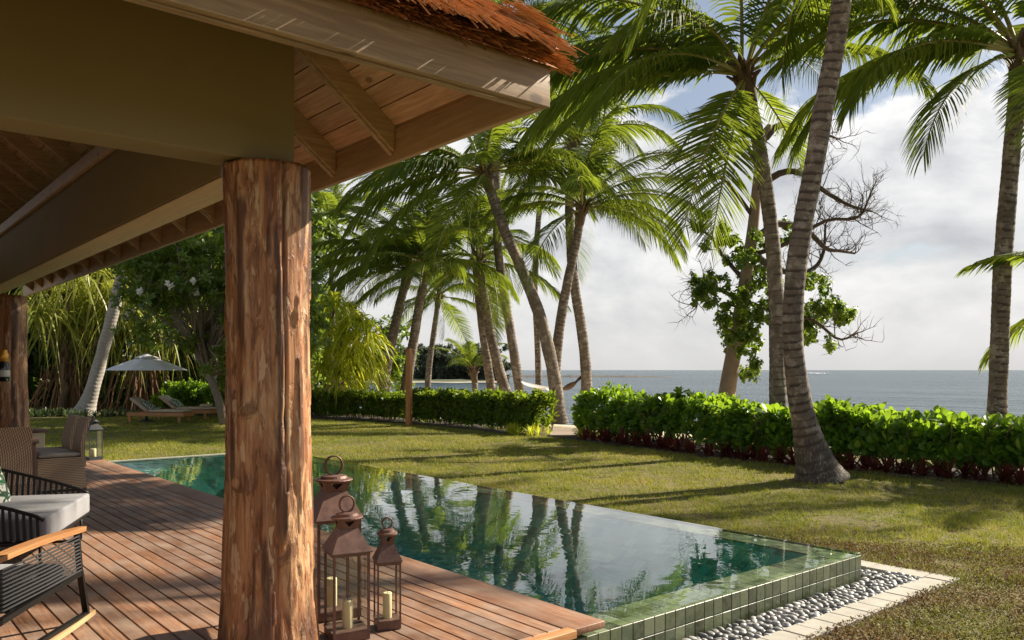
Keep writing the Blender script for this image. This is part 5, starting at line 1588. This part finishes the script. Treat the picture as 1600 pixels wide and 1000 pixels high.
# ------------------------------------------------------------------ wicker dining chairs and tables
def soft(name, sx, sy, sz, b, parent, loc, mat, rot=None, sag=0.0):
    bm = bmesh.new(); bmesh.ops.create_cube(bm, size=1)
    bmesh.ops.subdivide_edges(bm, edges=bm.edges[:], cuts=5, use_grid_fill=True)
    for v in bm.verts:
        x, y, z = v.co * 2
        f = (1 - abs(x) ** 4) * (1 - abs(y) ** 4)
        zz = z * (0.78 + 0.22 * f)
        k = 1 - b * (abs(z) ** 3)
        v.co = Vector((x * sx / 2 * k * (1 - 0.03 * abs(y) ** 4), y * sy / 2 * k * (1 - 0.03 * abs(x) ** 4), zz * sz / 2 - (sag * f if z > 0 else 0)))
    bmesh.ops.bevel(bm, geom=[e for e in bm.edges if e.calc_face_angle(0) > 0.6], offset=min(sx, sy, sz) * 0.14, segments=3, affect='EDGES')
    me = bpy.data.meshes.new(name); bm.to_mesh(me); bm.free()
    me.polygons.foreach_set('use_smooth', [True] * len(me.polygons))
    return link(name, me, parent, loc, rot, mat)

def dining_chair(label, x, y, rz):
    """local: faces +X; seat 0.46 deep"""
    t = empty('wicker_chair', (x, y, 0), rz); tag(t, label, 'chair', 'wicker dining chairs')
    b = MB()
    def hexa(b, P): b.add(P, [(3, 2, 1, 0), (4, 5, 6, 7), (0, 1, 5, 4), (1, 2, 6, 5), (2, 3, 7, 6), (3, 0, 4, 7)], smooth=False)
    hexa(b, [(-0.29, -0.24, 0.03), (0.26, -0.24, 0.03), (0.26, 0.24, 0.03), (-0.29, 0.24, 0.03), (-0.25, -0.24, 0.43), (0.27, -0.24, 0.43), (0.27, 0.24, 0.43), (-0.25, 0.24, 0.43)])
    b.build('seat_base', M['wicker_h'], t)
    for sx in (-0.27, 0.24):
        for sy in (-0.22, 0.22):
            b = MB(); b.box((sx, sy, 0.015), (0.02, 0.02, 0.015)); b.build('foot', M['dark_wood'], t)
    n = 10; P = []; Fc = []
    for i in range(n + 1):
        u = i / n; z = 0.30 + 0.64 * u; xb = -0.262 - 0.07 * u ** 1.6 + 0.035 * math.sin(u * math.pi)
        th = 0.055 - 0.012 * u; w = 0.238 - 0.012 * u
        zz = z - (0.012 if i == n else 0)
        for dx, sy in ((-0.5, -1), (0.5, -1), (0.5, 1), (-0.5, 1)): P.append((xb + th * dx, sy * w, zz))
    for i in range(n):
        for k in range(4):
            k2 = (k + 1) % 4; Fc.append((i * 4 + k, i * 4 + k2, i * 4 + 4 + k2, i * 4 + 4 + k))
    Fc += [(3, 2, 1, 0), tuple(n * 4 + k for k in range(4))]
    b = MB(); b.add(P, Fc, smooth=False); o = b.build('backrest', M['wicker_v'], t)
    soft('seat_cushion', 0.50, 0.47, 0.065, 0.06, t, (0.015, 0, 0.462), M['seat_linen'])
    return t
dining_chair('wicker dining chair with linen seat in side view, nearest the far lantern', 2.31, 11.87, math.pi)
dining_chair('wicker dining chair just behind the one in side view, only its back showing', 2.31, 12.50, math.pi)
dining_chair('wicker dining chair seen from behind at the left picture edge', 1.52, 10.56, math.pi / 2)
def table(name, label, x, y, sx, sy, h, top, leg, pedestal=False):
    t = empty(name, (x, y, 0)); tag(t, label, 'table')
    me = bevel_box('table_top', sx, sy, 0.05, 0.008, 2); link('table_top', me, t, (0, 0, h - 0.025), None, M[top])
    if pedestal:
        me = bevel_box('pedestal', sx * 0.7, sy * 0.7, h - 0.05, 0.006); link('pedestal', me, t, (0, 0, (h - 0.05) / 2), None, M[leg])
    else:
        for a in (-1, 1):
            for c in (-1, 1):
                me = bevel_box('leg', 0.07, 0.07, h - 0.05, 0.006); link('leg', me, t, (a * (sx / 2 - 0.06), c * (sy / 2 - 0.06), (h - 0.05) / 2), None, M[leg])
table('dining_table', 'dark wooden dining table between the wicker chairs, hidden by the nearest chair', 1.48, 11.95, 0.90, 2.1, 0.74, 'dark_wood', 'dark_wood')
table('side_table', 'small dark topped side table with cream pedestal behind the wicker chairs', 2.60, 14.82, 0.24, 0.30, 0.61, 'dark_wood', 'cream', True)

# ------------------------------------------------------------------ rope loveseat with grey cushion
def loveseat():
    f = Vector((0.9, -0.43)).normalized(); ang = math.atan2(f.y, f.x)
    C = Vector((1.56, 7.585))
    t = empty('rope_loveseat', (C.x, C.y, 0), ang); tag(t, 'low black rope loveseat with a thick pale grey cushion', 'sofa')
    hw = 0.66; D = 0.98
    fr = MB()
    ring = [(0.0, -hw, 0.25), (0.0, hw, 0.25), (-0.3, hw + 0.02, 0.25), (-D + 0.12, hw, 0.25), (-D, hw - 0.15, 0.25), (-D, -hw + 0.15, 0.25), (-D + 0.12, -hw, 0.25), (-0.3, -hw - 0.02, 0.25)]
    fr.tube(ring, 0.016, 8, closed=True); fr.build('seat_frame', M['black_metal'], t)
    def rail(u):
        """top rail from the front of the far arm, round the back, to the near arm; u in 0..1"""
        s = u * (2 * D + 2 * hw)
        if s < D: x, y = -s, hw + 0.02 + 0.06 * (s / D)
        elif s < D + 2 * hw: x, y = -D - 0.10, hw + 0.08 - (s - D) * (hw + 0.08) / hw
        else: x, y = -D + (s - D - 2 * hw), -hw - 0.02 - 0.06 * (1 - (s - D - 2 * hw) / D)
        z = 0.42 + 0.30 * min(1, max(0.0, -x / D)) ** 0.8
        return Vector((x, y, z))
    N = 72
    rp = [rail(k / N) for k in range(N + 1)]
    b = MB(); b.tube(rp, 0.014, 8); b.build('top_rail', M['black_metal'], t)
    for k in range(1, N, 1):
        p = rp[k]; q = Vector((max(-D, p.x), max(-hw, min(hw, p.y)), 0.25))
        nx_ = rp[min(k + 1, N)] - rp[k - 1]; nx_.normalize()
        b = MB(); b.bar(q, p, 0.021, 0.007, up=nx_.cross(Vector((0, 0, 1)))); b.build('rope', M['rope'], t)
    for sy in (-1, 1):
        b = MB(); b.tube([(-0.05, sy * (hw - 0.06), 0.25), (-0.05, sy * (hw - 0.06), 0.03), (-0.08, sy * (hw - 0.06), 0.012), (-D + 0.18, sy * (hw - 0.06), 0.012), (-D + 0.15, sy * (hw - 0.06), 0.03), (-D + 0.15, sy * (hw - 0.06), 0.25)], 0.011, 8)
        b.build('sled_leg', M['black_metal'], t)
    b = MB()
    for k in range(9): b.box((-0.08 - k * 0.1, 0, 0.252), (0.035, hw - 0.01, 0.004))
    b.build('seat_webbing', M['rope'], t)
    me = bevel_box('seat_cushion', D - 0.01, 2 * hw - 0.03, 0.175, 0.022, 4); link('seat_cushion', me, t, (-D / 2 + 0.02, 0, 0.345), None, M['cushion'])
    soft('back_cushion', 0.16, 2 * hw - 0.25, 0.42, 0.05, t, (-D + 0.13, 0, 0.64), M['cushion'], (0, -0.22, 0))
    # printed pillow lying on it
    pw = Matrix.Rotation(ang, 3, 'Z') @ Vector((-0.72, 0.22, 0)) + Vector((C.x, C.y, 0))
    o = soft('throw_pillow', 0.42, 0.42, 0.15, 0.35, None, (pw.x, pw.y, 0.585), M['green_print'], (R(62), 0, ang + R(55)))
    tag(o, 'green leaf print throw pillow on the grey cushion at the picture edge', 'pillow')
loveseat()

# ------------------------------------------------------------------ rocking chair with teak arm
def rocker():
    g = Vector((0.61, 0.79)).normalized(); ang = math.atan2(g.y, g.x)
    t = empty('rocking_chair', (1.17, 5.44, 0), ang); tag(t, 'black cord rocking chair with teak armrest and runner, cut by the picture edge', 'chair')
    # local: +X forward, right side at y = 0, left side at y = +0.64
    W_ = 0.64
    for y in (0.0, W_):
        b = MB()
        A0 = Vector((0.06, y, 0.585)); A1 = Vector((-1.02, y, 0.60))
        P = []
        for k in range(9):
            u = k / 8; p = A0.lerp(A1, u); w = 0.036 * (0.55 + 0.45 * min(1, u * 6)); z = p.z + 0.018 * math.sin(u * math.pi)
            P += [(p.x, y - w, z - 0.014), (p.x, y + w, z - 0.014), (p.x, y + w, z + 0.014), (p.x, y - w, z + 0.014)]
        Fc = [(0, 1, 2, 3), (35, 34, 33, 32)]
        for k in range(8):
            for q in range(4): Fc.append((k * 4 + q, k * 4 + 4 + q, k * 4 + 4 + (q + 1) % 4, k * 4 + (q + 1) % 4))
        b.add(P, Fc, smooth=False); b.build('armrest', M['teak'], t)
        b = MB(); b.bar((-0.02, y, 0.57), (0.02, y, 0.33), 0.022, 0.03, up=(0, 1, 0)); b.bar((0.02, y, 0.335), (0.10, y, 0.055), 0.022, 0.034, up=(0, 1, 0)); b.build('front_leg', M['black_metal'], t)
        b = MB(); b.bar((-0.98, y, 0.58), (-0.96, y, 0.055), 0.022, 0.034, up=(0, 1, 0)); b.build('rear_leg', M['black_metal'], t)
        b = MB(); b.bar((0.02, y, 0.325), (-0.96, y, 0.275), 0.03, 0.03, up=(0, 0, 1)); b.build('side_rail', M['black_metal'], t)
        b = MB(); b.bar((0.11, y, 0.060), (-0.96, y, 0.060), 0.03, 0.022); b.build('sled_bar', M['black_metal'], t)
        for k in range(11):
            z = 0.555 - k * 0.021
            b = MB(); b.tube([(-0.02 + 0.003 * k, y - 0.012, z), (-0.36, y - 0.010, z - 0.010), (-0.97, y - 0.012, z - 0.012)], 0.0058, 6); b.build('cord', M['rope'], t)
            b = MB(); b.tube([(-0.02 + 0.003 * k, y + 0.014, z - 0.010), (-0.36, y + 0.012, z - 0.02), (-0.97, y + 0.014, z - 0.022)], 0.0058, 6); b.build('cord', M['rope'], t)
        b = MB(); P = []; Fc = []
        for k in range(13):
            u = k / 12; xx = 0.17 - 1.24 * u; z = 0.012 + 0.10 * (u - 0.42) ** 2
            P += [(xx, y - 0.024, z - 0.0), (xx, y + 0.024, z - 0.0), (xx, y + 0.024, z + 0.030), (xx, y - 0.024, z + 0.030)]
        Fc = [(0, 1, 2, 3), (51, 50, 49, 48)]
        for k in range(12):
            for q in range(4): Fc.append((k * 4 + q, k * 4 + 4 + q, k * 4 + 4 + (q + 1) % 4, k * 4 + (q + 1) % 4))
        b.add(P, Fc, smooth=False); b.build('runner', M['pale_teak'], t)
    b = MB(); b.box((-0.34, W_ / 2, 0.30), (0.34, W_ / 2 - 0.02, 0.012)); b.build('seat_webbing', M['rope'], t)
    b = MB(); b.bar((-0.92, W_ / 2, 0.28), (-1.14, W_ / 2, 0.92), W_ - 0.04, 0.02, up=(1, 0, 0.3)); b.build('back_webbing', M['rope'], t)
    soft('seat_cushion', 0.60, W_ - 0.06, 0.11, 0.05, t, (-0.36, W_ / 2, 0.365), M['cushion'])
rocker()

# ------------------------------------------------------------------ wall lamp on the far column
def sconce():
    p = at_d(4, 571, 11.95); 
    t = empty('wall_lamp', p); tag(t, 'bottle shaped wall lamp with orange cap on the far log column', 'lamp')
    b = MB(); b.lathe([(0.072, 0.055), (0.078, 0.06), (0.080, 0.16), (0.070, 0.185), (0.066, 0.20), (0.062, 0.225), (0.03, 0.235)], 20); b.build('cap', M['brass'], t)
    b = MB(); b.lathe([(0.075, -0.235), (0.092, -0.225), (0.094, -0.05), (0.088, 0.0), (0.074, 0.03), (0.070, 0.054)], 20); b.build('body', M['smoked'], t)
    b = MB(); b.lathe([(0.0955, -0.165), (0.0965, -0.16), (0.0965, -0.075), (0.0955, -0.07)], 20); b.build('glass_band', M['label_white'], t)
    b = MB(); b.bar((0, 0, 0.2), (0.10, 0.16, 0.2), 0.03, 0.03); b.bar((0.02, 0.03, -0.1), (0.10, 0.16, -0.1), 0.03, 0.03); b.build('bracket', M['black_metal'], t)
sconce()

# ------------------------------------------------------------------ umbrella and loungers on the back lawn
def umbrella():
    d = 29.5; base = at_d(229, 578, d); base.z = LAWN
    t = empty('garden_umbrella', base); tag(t, 'white garden umbrella open over the two loungers', 'umbrella')
    b = MB(); b.tube([(0, 0, 0), (0, 0, 2.42)], 0.026, 10); b.build('pole', M['dark_wood'], t)
    b = MB(); b.lathe([(0.30, 0), (0.30, 0.05), (0.06, 0.08), (0.045, 0.30)], 20); b.build('stand', M['grey_metal'], t)
    z0 = 1.86; Rr = 1.44; ztop = 2.40
    def canopy(r0, z0, r1, z1, sag, n=8, rows=6, ph=0.2):
        V = []; Fc = []
        sub = 5; m = n * sub
        for j in range(rows + 1):
            u = j / rows; r = r0 + (r1 - r0) * u; z = z0 + (z1 - z0) * (u ** 0.88)
            for k in range(m):
                a = 2 * math.pi * k / m + ph; f = (k % sub) / sub
                q = math.cos(math.pi / n) / math.cos((f - 0.5) * 2 * math.pi / n) if f else 1.0
                s = math.sin(f * math.pi)
                V.append((r * q * math.cos(a), r * q * math.sin(a), z + (-sag * s * (1 - u) * 0.6) + (0.02 * s if j == 0 else 0)))
        for j in range(rows):
            for k in range(m):
                k2 = (k + 1) % m; Fc.append((j * m + k, j * m + k2, (j + 1) * m + k2, (j + 1) * m + k))
        return mesh_np('canopy', V, Fc, smooth=True)
    o = link('canopy', canopy(Rr, z0, 0.32, 2.30, 0.05), t, mat=M['canvas'])
    link('vent', canopy(0.46, 2.29, 0.03, 2.46, 0.01), t, mat=M['canvas'])
    for k in range(8):
        a = 2 * math.pi * k / 8 + 0.2; b = MB()
        b.tube([(math.cos(a) * Rr * 0.98, math.sin(a) * Rr * 0.98, z0 - 0.02), (0.03 * math.cos(a), 0.03 * math.sin(a), 2.32)], 0.011, 5); b.build('rib', M['dark_wood'], t)
umbrella()
def lounger(label, px, py, d):
    p = at_d(px, 578, d); p.z = LAWN
    ang = math.atan2(RIGHT.y, RIGHT.x) + R(-8)
    t = empty('sun_lounger', p, ang); tag(t, label, 'sun lounger', 'loungers under the umbrella')
    L, Wd = 2.15, 0.72
    b = MB()
    for sy in (-1, 1): b.box((0, sy * (Wd / 2 - 0.025), 0.30), (L / 2, 0.025, 0.065))
    for sx in (-1, 1): b.box((sx * (L / 2 - 0.025), 0, 0.2985), (0.0251, Wd / 2 - 0.051, 0.063))
    b.build('frame', M['teak'], t)
    for sx in (-0.97, 0.90):
        for sy in (-1, 1):
            b = MB(); b.box((sx, sy * (Wd / 2 - 0.04), 0.115), (0.04, 0.035, 0.12)); b.build('leg', M['teak'], t)
    for k in range(11):
        b = MB(); b.box((-0.02 + k * 0.095, 0, 0.352), (0.036, Wd / 2 - 0.055, 0.010)); b.build('slat', M['teak'], t)
    soft('seat_pad', 1.36, Wd - 0.06, 0.10, 0.05, t, (0.36, 0, 0.415), M['lounge_pad'])
    soft('back_pad', 0.84, Wd - 0.06, 0.10, 0.05, t, (-0.665, 0, 0.635), M['lounge_pad'], (0, R(36), 0))
    b = MB(); b.bar((-0.98, 0, 0.82), (-0.32, 0, 0.335), Wd - 0.12, 0.03, up=(0.4, 0, 1)); b.build('backrest', M['teak'], t)
    q = t.matrix_basis @ Vector((-0.40, -0.02, 0.60))
    return q, ang
q, a = lounger('nearer wooden sun lounger with cream pad, left under the umbrella', 251, 660, 29.2)
o = soft('throw_pillow', 0.48, 0.44, 0.15, 0.3, None, q, M['green_print'], (0, R(38), a)); tag(o, 'green leaf print pillow on the nearer lounger', 'pillow')
q, a = lounger('farther wooden sun lounger with cream pad, right under the umbrella', 293, 655, 31.2)
o = soft('throw_pillow', 0.48, 0.44, 0.15, 0.3, None, q, M['green_print'], (0, R(38), a)); tag(o, 'green leaf print pillow on the farther lounger', 'pillow')
q = at_d(322, 578, 31.0); q.z = LAWN + 0.53
o = soft('folded_towel', 0.42, 0.30, 0.10, 0.05, None, q, M['lounge_pad'], (0, 0, a)); tag(o, 'folded cream towel on the foot of the farther lounger', 'towel')

# ------------------------------------------------------------------ post, path, hammock
p = at_d(639, 578, 27.6); p.z = LAWN
t = empty('wooden_post', p, R(25)); tag(t, 'square orange brown wooden post standing in the hedge', 'post')
me = bevel_box('shaft', 0.17, 0.17, 2.55, 0.012, 2); link('shaft', me, t, (0, 0, 1.27), None, M['post_wood'])
me = bevel_box('cap', 0.20, 0.20, 0.035, 0.008, 2); link('cap', me, t, (0, 0, 2.565), None, M['post_wood'])
path = empty('plank_path', (16.0, 16.6, LAWN)); tag(path, 'short weathered plank path through the gap in the hedge', 'path', kind='structure')
a0 = at_z(886, 683, LAWN); dirp = (at_z(890, 656, LAWN) - a0); dirp.z = 0; dirp.normalize()
pa = math.atan2(dirp.y, dirp.x)
pm = [bevel_box('plank', 1.0, 0.175, 0.05, 0.008) for _ in range(1)]; pm[0].materials.append(M['path_wood'])
rq = random.Random(2)
for k in range(34):
    c = a0 + dirp * (k * 0.187); c.z = LAWN + 0.04 - max(0, k - 14) * 0.012
    o = link('plank', pm[0], path, c - Vector(path.location), (0, 0, pa - math.pi / 2 + rq.uniform(-.012, .012)))
    o.location += RIGHT * rq.uniform(-0.02, 0.02)

def hammock():
    A = at_d(809, 592, 35.8); B = at_d(921, 579, 32.8)
    t = empty('hammock', (A + B) / 2); tag(t, 'white hammock slung low between two palms above the hedge', 'hammock'); base = (A + B) / 2
    n = 30; m = 8
    V = []; Fc = []
    sd = (B - A).cross(Vector((0, 0, 1))).normalized()
    def mid(u):
        s = 1.0 if u < 0.5 else 1.15
        return A.lerp(B, u) - Vector((0, 0, 0.62 * (1 - (2 * u - 1) ** 2) * s))
    for i in range(n + 1):
        u = 0.05 + 0.60 * i / n; w = 0.42 * math.sin(min(1, (i / n) * 2.2) * math.pi / 2) * (1 - 0.8 * max(0, i / n - 0.6) / 0.4) + 0.03
        for k in range(m + 1):
            v = k / m * 2 - 1; V.append(mid(u) - base + sd * w * v + Vector((0, 0, 0.22 * w * v * v)))
    for i in range(n):
        for k in range(m): Fc.append((i * (m + 1) + k, i * (m + 1) + k + 1, (i + 1) * (m + 1) + k + 1, (i + 1) * (m + 1) + k))
    link('bed', mesh_np('bed', V, Fc), t, mat=M['white_net'])
    b = MB(); b.tube([mid(0.64 + 0.20 * k / 8) - base for k in range(9)], [0.03 + 0.10 * math.sin(math.pi * k / 8) for k in range(9)], 8); b.build('bunched_end', M['bark_brown'], t)
    b = MB()
    for o in (-0.06, 0.0, 0.06): b.tube([mid(0.80) - base, (mid(0.9) - base) + Vector((0, 0, o + 0.05)), B - base + Vector((0, 0, o))], 0.03, 5)
    b.build('rope', M['rope'], t)
    b = MB(); b.tube([mid(0.06) - base, A - base], 0.02, 5); b.build('rope', M['rope'], t)
hammock()
